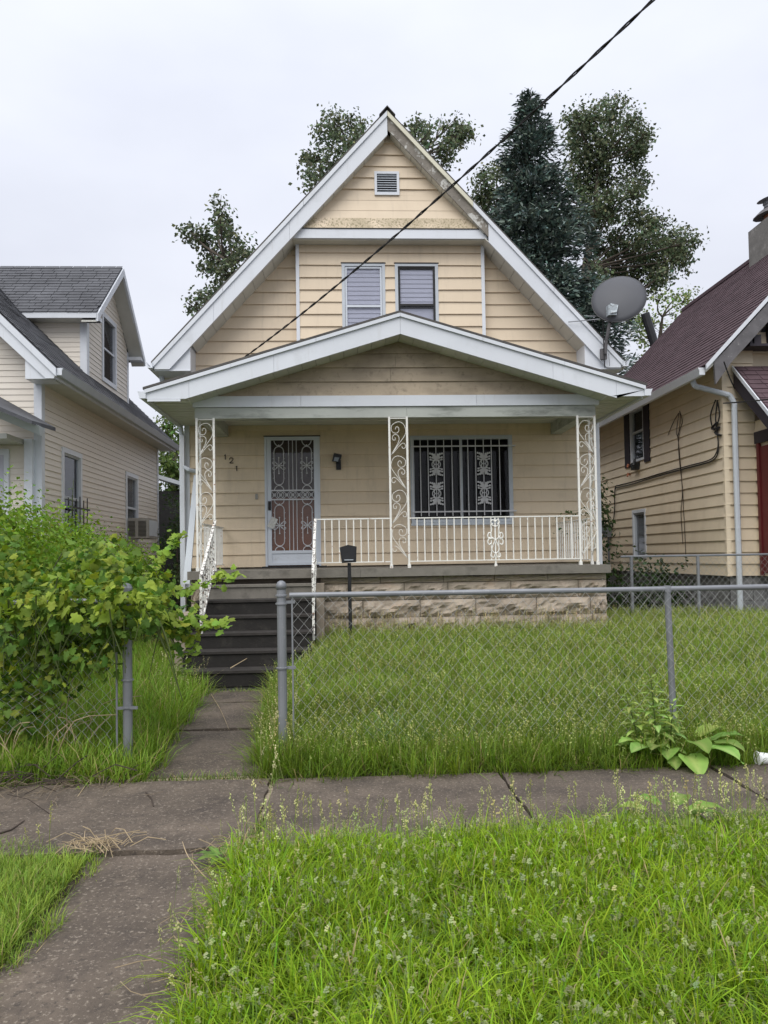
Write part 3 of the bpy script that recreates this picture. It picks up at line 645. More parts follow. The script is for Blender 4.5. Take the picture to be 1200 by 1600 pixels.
for ri, (za, zb, pr) in enumerate(rows):
    x = -.36 - (.18 if ri % 2 else 0)
    while x < 3.72:
        x2 = min(x+random.uniform(.55, 1.0), 3.73)
        if 3.73-x2 < .2: x2 = 3.73
        rockblock(max(x, -.36)+.004, x2-.004, za-.001, zb+.001, 10.86, H, seed=sd_, proud=pr*1.25); sd_ += 1; x = x2
    rockblock(-2.16, -1.98, za, zb, 10.86, H, seed=sd_, proud=pr*.6); sd_ += 1
    for k in range(3): rockblock(10.86+k*.6, 10.86+k*.6+.59, za, zb, 0, H, seed=sd_, proud=pr, axis='x', xw=3.7); sd_ += 1
# ---- steps
ST = thing('front_steps', (-1.18, 9.8, 0), 'dark stained concrete front steps leading up to the porch', 'steps')
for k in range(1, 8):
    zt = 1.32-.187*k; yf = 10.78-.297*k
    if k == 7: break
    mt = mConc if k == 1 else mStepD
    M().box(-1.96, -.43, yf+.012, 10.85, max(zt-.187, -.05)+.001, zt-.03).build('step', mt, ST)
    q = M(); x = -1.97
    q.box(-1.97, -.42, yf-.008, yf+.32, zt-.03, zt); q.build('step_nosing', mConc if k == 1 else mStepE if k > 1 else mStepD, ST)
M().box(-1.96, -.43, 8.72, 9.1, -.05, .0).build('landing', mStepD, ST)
M().hexa([(-.405, 10.35, .2), (-.3, 10.35, .2), (-.3, 10.78, .2), (-.405, 10.78, .2), (-.405, 10.45, 1.13), (-.3, 10.45, 1.13), (-.3, 10.78, 1.13), (-.405, 10.78, 1.13)]).build('side_stone', mStone, ST)
M().box(-2.12, -1.98, 9.6, 10.78, 0, .8).build('side_wall', mStone, ST)
# ---- iron columns
SC = [[(1, 0), (.45, .35), (.05, .62), (.03, .8), (.2, .95), (.5, 1.0), (.85, .92), (.95, .8), (.85, .69), (.6, .66), (.45, .74), (.5, .84), (.64, .84), (.68, .77)],
      [(1, 0), (.62, .28), (.45, .46), (.5, .58), (.72, .62), (.88, .55), (.84, .46), (.7, .46), (.7, .53)],
      [(1, 0), (.7, .14), (.4, .3), (.2, .36), (.06, .32), (.05, .23), (.2, .2), (.28, .26)]]
def scroll_panel(q, p0, p1, za, zb, flip=False):
    n = 4; hz = (zb-za)/n; p0 = Vector(p0); p1 = Vector(p1)
    for k in range(n):
        fl = (k % 2 == 0) != flip
        for c in SC:
            pts = []
            for u, v in c:
                u = u if fl else 1-u; u = .06+.88*u
                p = p0.lerp(p1, u); pts.append((p.x, p.y, za+hz*(k+v*.98)))
            q.tube(cr(pts, 3), .0046, 4)
def column(bars_, panels, nm=H):
    c = thing('porch_column', (bars_[0][0], bars_[0][1], 1.32), parent=H)
    for x, y in bars_:
        q = M(); q.box(x-.014, x+.014, y-.014, y+.014, 1.325, 3.462); q.box(x-.022, x+.022, y-.022, y+.022, 1.322, 1.37); q.build('upright', mIron, c)
    for a, b, fl in panels:
        q = M(); scroll_panel(q, (*a, 0), (*b, 0), 1.46, 3.4, fl); q.build('scrollwork', mIron, c)
    for a, b in [(p[0], p[1]) for p in panels]:
        M().tube([(a[0], a[1], 3.44), (b[0], b[1], 3.44)], .008, 4).build('tie_bar', mIron, c)
YP = 10.8
column([(.643, YP), (.894, YP)], [((.643, YP), (.894, YP), False)])
column([(3.343, YP), (3.592, YP), (3.592, YP+.25)], [((3.343, YP), (3.592, YP), True), ((3.592, YP), (3.592, YP+.25), False)])
column([(-2.054, YP), (-1.816, YP), (-2.054, YP+.25)], [((-2.054, YP), (-1.816, YP), False), ((-2.054, YP), (-2.054, YP+.25), True)])
# ---- railings
def railing(p0, p1, zt=2.03, zb=1.42, step=.107, mt=mIron, orn_at=None):
    p0 = Vector((*p0, 0)); p1 = Vector((*p1, 0)); d = p1-p0; Ln = d.length; d.normalize(); sgn = Vector((-d.y, d.x, 0))
    R = thing('porch_railing', (p0.x, p0.y, 1.32), parent=H)
    for z, h in ((zt, .016), (zb, .014)):
        a, b = p0+sgn*.013, p0-sgn*.013; v = d*Ln
        M().ext([(a.x, a.y, z-h), (b.x, b.y, z-h), (b.x, b.y, z), (a.x, a.y, z)], (v.x, v.y, 0)).build('rail', mt, R)
    n = int(Ln/step); b0 = None
    for k in range(1, n+1):
        p = p0+d*(k*Ln/(n+1))
        if b0 is None: b0 = M().box(p.x-.0075, p.x+.0075, p.y-.0075, p.y+.0075, zb, zt-.016).build('baluster', mt, R); base = p
        else: dup(b0, (p.x-base.x, p.y-base.y, 0), R)
    return R
railing((-.39, YP), (.628, YP)); R2 = railing((.909, YP), (3.328, YP)); railing((3.565, YP+.27), (3.50, W-.06), zt=2.0, zb=1.40); railing((-2.03, YP+.27), (-1.98, W-.06), zt=2.0, zb=1.40)
q = M(); X = at(774, 850, Y=YP).x; y = YP-.012
def T3(pts, r=.008):
    for s in (-1, 1): q.tube(cr([(X+s*a, y, b) for a, b in pts], 3), r, 5)
zc = 1.71
T3([(.0, zc+.24), (.03, zc+.27), (.06, zc+.25), (.05, zc+.21), (.03, zc+.22)]); T3([(.0, zc+.17), (.06, zc+.2), (.05, zc+.13), (.07, zc+.05), (.02, zc), (.0, zc-.02)])
T3([(.03, zc+.02), (.08, zc+.0), (.11, zc+.04), (.09, zc+.09), (.06, zc+.07)], .01); T3([(.03, zc+.0), (.08, zc+.02), (.11, zc-.04), (.09, zc-.08), (.06, zc-.06)], .01)
T3([(.0, zc-.01), (.04, zc-.1), (.05, zc-.16), (.0, zc-.21)]); T3([(.0, zc-.2), (.03, zc-.26), (.07, zc-.24), (.06, zc-.2)])
q.box(X-.009, X+.009, YP-.009, YP+.009, 1.322, 2.02); q.box(X-.018, X+.018, YP-.018, YP+.018, 1.322, 1.36); q.build('railing_ornament', mIron, R2)
def handrail(X, y0, y1, z0, z1):
    R = thing('step_handrail', (X, y1, 0), parent=H)
    M().hexa([(X-.018, y1, z1-.03), (X+.018, y1, z1-.03), (X+.018, y0, z0-.03), (X-.018, y0, z0-.03), (X-.018, y1, z1), (X+.018, y1, z1), (X+.018, y0, z0), (X-.018, y0, z0)]).build('handrail', mRust, R)
    M().hexa([(X-.012, y1, z1-.63), (X+.012, y1, z1-.63), (X+.012, y0, z0-.6), (X-.012, y0, z0-.6), (X-.012, y1, z1-.6), (X+.012, y1, z1-.6), (X+.012, y0, z0-.57), (X-.012, y0, z0-.57)]).build('lower_rail', mRust, R)
    M().box(X-.016, X+.016, y1-.016, y1+.016, z1-.88, z1-.005).build('newel_post', mRust, R)
    for k in range(1, 8):
        t = k/8; y = y0+(y1-y0)*t; z = z0+(z1-z0)*t
        M().box(X-.009, X+.009, y-.009, y+.009, z-.6, z-.02).build('baluster', mRust, R)
handrail(-1.80, 10.74, 9.66, 2.03, 1.29); handrail(-.415, 10.74, 9.75, 2.03, 1.33)
# flare the newel of the left rail with its scroll plate
# downspout at the left corner and leaning gutter piece
q = M(); q.box(-2.66, -2.585, W-.14, W-.05, .55, 3.5); q.build('downspout', mWhite, H)
M().tube([(-2.62, W-.1, 3.0), (-2.5, W-.16, 2.93), (-2.35, W-.1, 2.9)], .035, 8).build('downspout_elbow', mGreyTrim, H)
M().tube([(-2.95, W-.1, 4.48), (-2.9, W-.1, 4.2), (-2.66, W-.1, 3.75), (-2.62, W-.1, 3.45)], .04, 8).build('downspout_offset', mGreyTrim, H)
a = at(307, 742, Y=11.6); b = at(291, 912, Y=11.1)
M().hexa([(b.x-.05, 11.1, b.z), (b.x+.05, 11.1, b.z), (b.x+.05, 11.14, b.z), (b.x-.05, 11.14, b.z), (a.x-.04, 11.6, a.z), (a.x+.03, 11.6, a.z), (a.x+.03, 11.64, a.z), (a.x-.04, 11.64, a.z)]).build('leaning_board', mGreyTrim, label='pale grey strip of trim leaning against the porch left corner', category='board')

# ------------------------------------------------------------------ paper, mailbox, dish, cable
c = at(426, 817, Y=W-.045); q = M(); s_ = []
for j in range(4):
    for i in range(4):
        u, v = i/3-.5, j/3-.5; a = radians(-28); x = u*.11*cos(a)-v*.18*sin(a); z = u*.11*sin(a)+v*.18*cos(a); s_.append((c.x+x, W-.045-.02*sin(i*1.3+j), c.z+z))
q.add(s_+[(x, y+.004, z) for x, y, z in s_], [(j*4+i, j*4+i+1, j*4+i+5, j*4+i+4) for j in range(3) for i in range(3)]+[(16+j*4+i+4, 16+j*4+i+5, 16+j*4+i+1, 16+j*4+i) for j in range(3) for i in range(3)])
q.build('paper_notice', mPaper, label='crumpled white paper notice stuck on the storm door by the lock', category='paper')
MBX = thing('mailbox', (.05, 9.9, .4), 'black tapered mailbox on a slim black pole before the porch', 'mailbox')
a = at(530.5, 853, Y=9.9); b = at(557.5, 877, Y=9.9); q = M(); x0, x1, z1, z0 = a.x, b.x, a.z, b.z-.02
q.ext([(x0+.028, 9.83, z0), (x1-.008, 9.83, z0+.01), (x1, 9.83, z1-.012), (.5*(x0+x1), 9.83, z1+.012), (x0, 9.83, z1-.02)], (0, .11, 0)); q.build('box', mBlack, MBX)
M().ext([(x0+.04, 9.822, z0+.03), (x1-.03, 9.822, z0+.035), (x1-.015, 9.822, z1-.03), (x0+.02, 9.822, z1-.035)], (0, .006, 0)).build('front_flap', mBlack, MBX)
M().box(x0+.06, x1-.045, 9.812, 9.821, z0+.035, z0+.045).build('handle', mGreyTrim, MBX)
M().tube([(.05, 9.885, .3), (.045, 9.885, z0)], .024, 10).build('pole', mBlack, MBX)
SD = thing('satellite_dish', (4.18, 12.05, 4.6), 'grey satellite dish on a mast at the right end of the main roof', 'satellite dish')
cc = at(967, 465, Y=12.0); rx, rz = .42, .46; q = M(); ring = []
axis = Vector((-.25, -.85, .35)).normalized(); sx = Vector((cos(.5), 0, -sin(.5))).normalized(); sx = (sx-axis*sx.dot(axis)).normalized(); sz = axis.cross(sx)*-1
if sz.z < 0: sz = -sz
# dish back faces the street: a shallow bowl
K = 6; n = 28; vs = [cc-axis*-.07]
for k in range(1, K+1):
    t = k/K; bulge = .10*(1-t*t)-.03
    for j in range(n): a = 2*pi*j/n; vs.append(cc+sx*(rx*t*cos(a))+sz*(rz*t*sin(a))+axis*bulge)
fs = [(0, 1+j, 1+(j+1) % n) for j in range(n)]+[(1+(k-1)*n+j, 1+k*n+j, 1+k*n+(j+1) % n, 1+(k-1)*n+(j+1) % n) for k in range(1, K) for j in range(n)]
m0 = len(vs); vs2 = [p-axis*.012 for p in vs]; fs2 = [tuple(m0+i for i in reversed(f)) for f in fs]
q.add(vs+vs2, fs+fs2+[(1+(K-1)*n+j, m0+1+(K-1)*n+j, m0+1+(K-1)*n+(j+1) % n, 1+(K-1)*n+(j+1) % n) for j in range(n)]); q.build('reflector', mDish, SD, smooth=True)
q = M(); q.tube([cc+sx*(rx*cos(2*pi*j/n))+sz*(rz*sin(2*pi*j/n))-axis*.035 for j in range(n)], .008, 6, closed=True); q.build('rim', mBlack, SD)
hub = at(956, 484, Y=11.9); q = M(); q.box(hub.x-.075, hub.x+.055, hub.y-.06, hub.y+.06, hub.z-.10, hub.z+.06)
q.ext([(hub.x-.05, hub.y-.08, hub.z-.08), (hub.x+.05, hub.y-.08, hub.z-.06), (hub.x+.1, hub.y-.02, hub.z+.07), (hub.x-.02, hub.y-.02, hub.z+.1)], (0, .09, 0)); q.build('bracket', mLNB, SD)
mbp = at(945, 553, Y=12.08)
M().tube([mbp, (mbp.x+.02, 12.05, mbp.z+.2), (hub.x-.005, 11.92, hub.z-.07)], .027, 10).build('mast', mGreyRake, SD)
q = M(); q.box(mbp.x-.06, mbp.x+.04, 12.09, 12.14, mbp.z-.08, mbp.z+.09); q.build('foot', mGreyRake, SD)
for (px, py), (qx, qy) in (((888, 503), (943, 498)), ((918, 494), (952, 494))):
    M().tube([at(px, py, Y=12.13), at(qx, qy, Y=12.0)], .009, 5).build('strut', mGalv, SD)
q = M(); q.tube(cr([at(942, 500, Y=12.0), at(943, 530, Y=12.05), at(944, 556, Y=12.05), at(945, 574, Y=12.02)], 4), .009, 5); q.tube(cr([at(951, 552, Y=12.1), at(952.5, 572, Y=12.1)], 2), .004, 4); q.build('cable', mCable, SD)
# overhead service cable, twisted pair
P0 = at(378, 561, Y=12.3); P1 = Vector(at(1020, 0, Y=5.6)); dcv = (P1-P0)
pts = []
for k in range(0, 160):
    t = k/100; p = P0+dcv*t; p = p+Vector((0, 0, -.9*(t*(1.6-t))*.55+.0)); pts.append(p)
sag1 = -.9*(1*(.6))*.55
for i, p in enumerate(pts): pts[i] = p+Vector((0, 0, -sag1*(i/100)))
q = M()
for ph in (0, pi):
    q.tube([p+Vector((.009*cos(ph+i*.9), .004*sin(ph+i*.9), .009*sin(ph+i*.9))) for i, p in enumerate(pts)], .0075, 5)
q.build('power_cable', mCable, label='black twisted overhead power cable running down to the house', category='cable')
# pole that carries it, beyond the right edge of the frame
pe = pts[-1]
UP = thing('utility_pole', (pe.x, pe.y, 0), 'wooden utility pole carrying the overhead cable, outside the frame', 'utility pole')
M().tube([(pe.x+.12, pe.y, 0), (pe.x+.12, pe.y, pe.z+1)], .15, 10, r2=.11).build('pole', mBark, UP)

# ================================================================== LEFT HOUSE
LH = thing('house', (-7.5, 16, 0), 'cream vinyl-sided house with grey shingles and a gabled dormer, at left', 'house')
LX = -5.0; LY0, LY1 = 12.9, 20.8
M().box(-11, LX-.12, LY0+.1, LY1-.1, 0, 4.6).build('wall', mSidL, LH)
wA = (13.80, 14.82, 1.75, 3.52); wB = (17.75, 18.78, 1.95, 3.52)
siding(LH, PXp(LX), .9, 4.5, .1016, const(LY0+.1), const(LY1-.1), mSidL, openings=[wA, wB], proud=.014)
siding(LH, PY(LY0), .9, 4.9, .1016, const(-6.6), const(LX-.1), mSidL, proud=.014)
siding(LH, PY(LY0), 4.9016, 6.2, .1016, const(-6.6), lambda z: min(LX-.1, -5.0-(z-4.75)), mSidL, proud=.014)
M().ext([(-6.6, LY0+.02, 4.6), (LX-.03, LY0+.02, 4.6), (-6.6, LY0+.02, 6.3)], (0, .1, 0)).build('gable_backing', mSidL, LH)
M().box(LX-.1, LX+.025, LY0-.03, LY0+.11, .3, 4.5).build('corner_trim', mWhite, LH); M().box(LX-.1, LX+.025, LY1-.11, LY1+.02, .3, 4.5).build('corner_trim', mWhite, LH)
# roof: slope 1 rising to the left from the eave
ERX, ERZ = -4.60, 4.62; RG = -8.5
def lrz(x): return ERZ+(ERX-x)*1.0
def shingle_plane(parent, mt, e0, e1, up, L_, rows, name='shingles', tabw=.3, th=.012, clip=None):
    """tabs laid in courses over a sloped plane. e0->e1 eave line, up = unit slope dir, L_ length"""
    e0 = Vector(e0); e1 = Vector(e1); up = Vector(up).normalized(); d = (e1-e0); W_ = d.length; d.normalize(); nrm = d.cross(up).normalized()
    if nrm.z < 0: nrm = -nrm
    q = M(); h = L_/rows
    for r in range(rows):
        x = -random.uniform(0, tabw)
        while x < W_:
            w_ = tabw*random.uniform(.75, 1.2); a, b = max(x, 0), min(x+w_-.012, W_); x += w_
            if b-a < .02: continue
            jz = random.uniform(0, .006); v0 = r*h-random.uniform(0, .008); v1 = (r+1)*h+.01
            p = [e0+d*a+up*v0, e0+d*b+up*v0, e0+d*b+up*v1, e0+d*a+up*v1]
            if clip and not any(clip(k) for k in p): continue
            lo = [k+nrm*.001 for k in p]; hi = [p[0]+nrm*(th+jz), p[1]+nrm*(th+jz), p[2]+nrm*.002, p[3]+nrm*.002]
            q.add(lo+hi, [(4, 5, 6, 7), (0, 1, 5, 4), (0, 4, 7, 3), (1, 2, 6, 5)])
    return q.build(name, mt, parent, kind='stuff')
FY = 12.45
M().ext([(ERX+.02, FY, ERZ-.02), (RG, FY, lrz(RG)-.02), (RG, FY, lrz(RG)-.1), (ERX+.02, FY, ERZ-.1)], (0, 21.3-FY, 0)).build('roof_slope', mShG, LH)
M().ext([(RG, FY, lrz(RG)), (RG-4, FY, lrz(RG)-4), (RG-4, FY, lrz(RG)-4.1), (RG, FY, lrz(RG)-.1)], (0, 21.3-FY, 0)).build('roof_slope', mShG, LH)
shingle_plane(LH, mShG, (ERX+.03, FY, ERZ-.01), (ERX+.03, 21.35, ERZ-.01), (-1, 0, 1), 5.4, 38)
# front rake boards
def sl_board(x0, x1, t0, t1, y, th, mt, nm): M().ext([(x0, y, lrz(x0)+t0), (x1, y, lrz(x1)+t0), (x1, y, lrz(x1)+t1), (x0, y, lrz(x0)+t1)], (0, th, 0)).build(nm, mt, LH)
sl_board(ERX+.02, -7.4, -.02, -.15, FY-.03, .05, mWhite, 'drip_moulding')
M().ext([(ERX, FY, ERZ-.15), (-7.4, FY, lrz(-7.4)-.15), (-7.4, FY, lrz(-7.4)-.46), (-4.75, FY, 4.42), (ERX-.02, FY, 4.42)], (0, .05, 0)).build('fascia', mWhite, LH)
M().ext([(-4.66, FY+.03, 4.42), (-5.08, FY+.03, 4.42), (-5.08, FY+.03, 4.86), (-4.66, FY+.03, 4.6)], (0, LY0-FY-.05, 0)).build('eave_return', mWhite, LH)
M().box(LX, ERX-.03, LY0-.1, 21.2, 4.44, 4.46).build('eave_soffit', mSoff, LH)
M().box(ERX-.03, ERX, FY+.05, 21.2, 4.42, 4.6).build('eave_fascia', mWhite, LH)
M().ext([(ERX+.003, FY+.02, 4.47), (ERX+.07, FY+.02, 4.47), (ERX+.12, FY+.02, 4.59), (ERX+.105, FY+.02, 4.595), (ERX+.06, FY+.02, 4.485), (ERX+.01, FY+.02, 4.485), (ERX+.01, FY+.02, 4.59), (ERX+.003, FY+.02, 4.59)], (0, 8.8, 0)).build('gutter', mGreyTrim, LH)
M().box(ERX+.004, ERX+.1, FY+.015, FY+.02, 4.475, 4.59).build('gutter_end_cap', mWhite, LH)
def side_window(P, o, parent, sash=.5, cur=None, fr=.09):
    u0, u1, z0, z1 = o; q = M()
    def bx(m_, a, b, oa, ob, c, d): p0 = P(a, oa, c); p1 = P(b, ob, d); m_.box(min(p0[0], p1[0]), max(p0[0], p1[0]), min(p0[1], p1[1]), max(p0[1], p1[1]), min(p0[2], p1[2]), max(p0[2], p1[2]))
    bx(q, u0, u0+fr, .03, -.06, z0, z1); bx(q, u1-fr, u1, .03, -.06, z0, z1); bx(q, u0+fr, u1-fr, .03, -.06, z1-fr, z1); bx(q, u0+fr, u1-fr, .035, -.06, z0, z0+fr)
    wd = q.build('window', mWhite, parent)
    q = M(); zm = z0+(z1-z0)*sash; t = .04; a, b = u0+fr+.002, u1-fr-.002
    bx(q, a, a+t, .0, -.05, z0+fr, z1-fr); bx(q, b-t, b, .0, -.05, z0+fr, z1-fr); bx(q, a+t, b-t, .005, -.05, zm-.025, zm+.025); bx(q, a+t, b-t, .0, -.05, z1-fr-t, z1-fr); q.build('sash', mGreyTrim, wd)
    q = M(); bx(q, a+t, b-t, -.03, -.034, zm+.025, z1-fr-t); q.build('pane', mGlass, wd)
    q = M(); bx(q, a+t, b-t, -.03, -.034, z0+fr, zm-.025); q.build('pane', mGlass, wd)
    q = M(); bx(q, a, b, -.061, -.064, z0, z1); q.build('backing', cur or mDark, wd)
    return wd
side_window(PXp(LX), wA, LH, .5, mDark); side_window(PXp(LX), wB, LH, .48, mCurt)
# black iron guard at the first window
wg = thing('window_guard', (LX, 14.3, 2.0), parent=LH)
for k in range(6):
    y = 13.85+k*.2; M().box(LX+.1, LX+.115, y-.008, y+.008, 1.8, 2.62+(.06 if k % 2 else 0)).build('bar', mBlack, wg)
M().box(LX+.117, LX+.13, 13.78, 14.95, 2.44, 2.475).build('crossbar', mBlack, wg); M().box(LX+.117, LX+.13, 13.78, 14.95, 1.85, 1.88).build('crossbar', mBlack, wg)
# air conditioner in the second window
AC = thing('air_conditioner', (LX+.25, 18.25, 1.98), 'beige window air conditioner jutting from the cream house side window', 'air conditioner')
M().box(LX+.02, LX+.5, 17.83, 18.68, 1.99, 2.45).build('case', mAC, AC)
q = M()
for k in range(12): q.box(LX+.05, LX+.2, 17.815, 17.829, 2.04+k*.03, 2.05+k*.03)
for k in range(12): q.box(LX+.27, LX+.45, 17.815, 17.829, 2.04+k*.03, 2.05+k*.03)
q.build('grille', mBlack, AC, kind='stuff')
q = M(); [q.box(LX+.501, LX+.515, 17.9+k*.06, 17.93+k*.06, 2.04, 2.40) for k in range(12)]; q.build('rear_grille', mGreyTrim, AC, kind='stuff')
# dormer
DM = thing('dormer', (-6, 17.6, 5), parent=LH)
XD = -5.3; DY0, DY1 = 16.06, 19.10; DR = 17.58
M().box(-9, XD-.1, DY0+.06, DY1-.06, 4.9, 6.62).build('dormer_wall', mSidL, DM)
M().ext([(XD-.1, DY0+.06, 6.6), (XD-.1, DY1-.06, 6.6), (XD-.1, DR, 7.95)], (-.1, 0, 0)).build('dormer_gable', mSidL, DM)
wD = (17.05, 18.1, 5.45, 7.0)
siding(DM, PY(DY0), 4.9, 6.6, .1016, lambda z: max(-7.2, -z-.0), const(XD-.12), mSidL, proud=.012)
siding(DM, PXp(XD), 5.25, 7.9, .1016, lambda z: max(DY0+.13, DR-(8.0-z)*1.09), lambda z: min(DY1-.1, DR+(8.0-z)*1.09), mSidL, openings=[wD], proud=.012)
M().box(XD-.12, XD+.02, DY0-.02, DY0+.13, 5.2, 6.58).build('corner_trim', mWhite, DM); M().box(XD-.1, XD+.02, DY1-.1, DY1+.02, 5.2, 6.6).build('corner_trim', mWhite, DM)
def dw():
    q = M(); u0, u1, z0, z1 = wD; fr = .1
    for a, b, c, d in ((u0, u0+fr, z0, z1), (u1-fr, u1, z0, z1), (u0+fr, u1-fr, z1-fr, z1), (u0+fr, u1-fr, z0, z0+fr)): q.box(XD-.05, XD+.03, a, b, c, d)
    q.box(XD-.04, XD+.0, u0+fr, u1-fr, (z0+z1)/2-.02, (z0+z1)/2+.02); q.box(XD-.04, XD, u0+fr, u0+fr+.04, z0+fr, z1-fr); q.build('dormer_window', mWhite, DM)
    M().box(XD-.034, XD-.03, u0+fr, u1-fr, z0+fr, z1-fr).build('dormer_pane', mGlass, DM); M().box(XD-.055, XD-.05, u0+.03, u1-.03, z0, z1).build('dormer_backing', mDark, DM)
dw()
DXE = -4.98; dsl = .88
for s in (-1, 1):
    ye = DR+s*1.85; q = M()
    q.ext([(DXE, DR, 8.15), (DXE, ye, 8.15-1.85*dsl), (DXE, ye, 8.07-1.85*dsl), (DXE, DR, 8.07)], (-5, 0, 0)); q.build('dormer_roof', mShG, DM)
    o = M().ext([(DXE+.03, DR, 8.14), (DXE+.03, ye, 8.14-1.85*dsl), (DXE+.03, ye, 7.98-1.85*dsl), (DXE+.03, DR, 7.96)], (-.05, 0, 0)).build('dormer_fascia', mWhite, DM)
    M().ext([(DXE, DR, 7.99), (DXE, ye, 7.99-1.85*dsl), (DXE, ye, 7.97-1.85*dsl), (DXE, DR, 7.97)], (-.31, 0, 0)).build('dormer_soffit', mSoff, DM)
    M().ext([(DXE, DR+s*1.5, 6.5), (DXE, ye, 6.5), (DXE, ye, 6.42), (DXE, DR+s*1.5, 6.42)], (-.3, 0, 0)).build('dormer_return', mWhite, DM)
ye = DR-1.85
M().box(-7.2, DXE, ye-.015, ye+.02, 6.42, 6.53).build('dormer_eave_fascia', mWhite, DM); M().box(-7.2, DXE-.02, ye+.02, DY0, 6.42, 6.44).build('dormer_eave_soffit', mSoff, DM)
n_ = shingle_plane(DM, mShG, (-9.5, ye-.02, 6.535), (DXE, ye-.02, 6.535), (0, 1, dsl), 1.87*sqrt(1+dsl*dsl), 17, name='dormer_shingles', clip=lambda p: p.z > lrz(p.x)-.02)
# little front porch roof of the left house
a = at(0, 636, Y=12.2); b = at(62, 668, Y=12.2)
M().hexa([(a.x-.6, 11.0, a.z+.2), (b.x, 11.9, b.z), (b.x, 12.86, b.z+.05), (a.x-.6, 12.86, a.z+.42), (a.x-.6, 11.0, a.z+.26), (b.x, 11.9, b.z+.06), (b.x, 12.86, b.z+.11), (a.x-.6, 12.86, a.z+.48)]).build('porch_roof', mShG, LH)
M().hexa([(a.x-.6, 12.1, a.z+.08), (b.x+.02, 12.15, b.z-.13), (b.x+.02, 12.25, b.z-.13), (a.x-.6, 12.25, a.z+.08), (a.x-.6, 12.0, a.z+.26), (b.x+.05, 12.05, b.z+.0), (b.x+.05, 12.25, b.z+.0), (a.x-.6, 12.25, a.z+.26)]).build('porch_gutter', mGreyTrim, LH)
M().box(-6.6, LX-.25, 12.2, LY0-.02, 3.42, 3.5).build('porch_soffit', mSoff, LH)
M().box(LX-.22, LX-.09, LY0-.13, LY0-.03, .4, 3.5).build('downspout', mWhite, LH)
q = M(); q.box(-6.5, -5.5, LY0-.05, LY0+.0, 1.4, 3.35); q.build('window', mWhite, LH); M().box(-6.4, -5.58, LY0-.056, LY0-.051, 1.5, 3.25).build('pane', mBlind, LH)
M().box(-11, LX+.02, LY0+.0, LY1, 0, .9).build('foundation', mBlock, LH)

# ================================================================== RIGHT HOUSE
RH = thing('house', (9, 17, 0), 'yellow-tan clapboard house with burgundy shingle roof, at right', 'house')
RX = 6.53; RY0, RY1 = 12.84, 20.0
M().box(RX+.12, 12, RY0+.1, RY1, 0, 5.0).build('wall', mSidR, RH)
wc = (15.95, 17.45, 3.5, 4.75); wd_ = (16.33, 17.1, 1.35, 2.43)
siding(RH, PXm(RX), 1.055, 4.9, .2032, const(RY0+.0), const(RY1), mSidR, openings=[(16.3, 17.1, 3.5, 4.7), wd_])
siding(RH, PY(RY0), 1.055, 5.1, .2032, const(RX+.0), const(7.07), mSidR)
siding(RH, PXm(7.075), 1.055, 3.7, .2032, const(11.9), const(RY0-.03), mSidR)
M().box(7.1, 9, 11.92, RY0, 1.05, 3.7).build('wall', mSidR, RH)
M().box(RX-.022, RX+.06, RY0-.024, RY0+.05, 1.05, 4.85).build('corner_trim', mSidR, RH)
# foundation blocks
M().box(RX+.1, 14, RY0+.08, RY1, -.1, 1.05).build('foundation', mMort, RH)
for r in range(5):
    z0 = .02+r*.205
    y = RY0+.04-(.2 if r % 2 else 0)
    while y < 19:
        M().box(RX+.05, RX+.12, max(y, RY0+.04)+.004, y+.4-.006, z0, z0+.197).build('foundation_block', mBlock, RH); y += .4
    x = RX+.05
    while x < 8.6: M().box(x, x+.39, RY0+.03, RY0+.07, z0, z0+.197).build('foundation_block', mBlock, RH); x += .4
EX, EZ = 6.05, 4.60; RRX = 9.38; rsl = 1.05
def rrz(x): return EZ+(min(x, 2*RRX-x)-EX)*rsl
RF, RB = 12.42, 20.35
for sg in (0, 1):
    xa, xb = (EX, RRX) if sg == 0 else (2*RRX-EX, RRX)
    M().ext([(xa, RF, rrz(xa)), (xb, RF, rrz(xb)), (xb, RF, rrz(xb)-.08), (xa, RF, rrz(xa)-.08)], (0, RB-RF, 0)).build('roof_slope', mShR, RH)
shingle_plane(RH, mShR, (EX-.03, RF-.02, EZ-.02), (EX-.03, RB+.03, EZ-.02), (1, 0, rsl), 4.83, 36, tabw=.27)
M().box(RRX-.12, RRX+.12, RF, RB, rrz(RRX)-.07, rrz(RRX)+.012).build('ridge_cap', mShR, RH)
M().ext([(EX-.02, RF-.05, EZ-.01), (RRX, RF-.05, rrz(RRX)+.01), (RRX, RF-.05, rrz(RRX)-.07), (EX-.02, RF-.05, EZ-.09)], (0, .04, 0)).build('drip_moulding', mWhite, RH)
M().ext([(EX+.12, RF-.03, EZ+.02), (RRX, RF-.03, rrz(RRX)-.1), (RRX, RF-.03, rrz(RRX)-.42), (EX+.42, RF-.03, EZ+.03), (EX+.14, RF-.03, EZ-.34)], (0, .05, 0)).build('rake_board', mGreyRake, RH)
M().ext([(EX, RF, EZ-.12), (RX, RF, EZ+.3), (RX, RF, EZ+.36), (EX, RF, EZ-.06)], (0, 7.9, 0)).build('eave_soffit', mSoff, RH)
M().ext([(EX-.003, RF+.05, EZ-.17), (EX-.07, RF+.05, EZ-.17), (EX-.12, RF+.05, EZ-.045), (EX-.105, RF+.05, EZ-.04), (EX-.06, RF+.05, EZ-.155), (EX-.01, RF+.05, EZ-.155), (EX-.01, RF+.05, EZ-.04), (EX-.003, RF+.05, EZ-.04)], (0, 7.9, 0)).build('gutter', mWhite, RH)
M().box(EX-.1, EX-.004, RF+.045, RF+.05, EZ-.165, EZ-.045).build('gutter_end_cap', mWhite, RH)
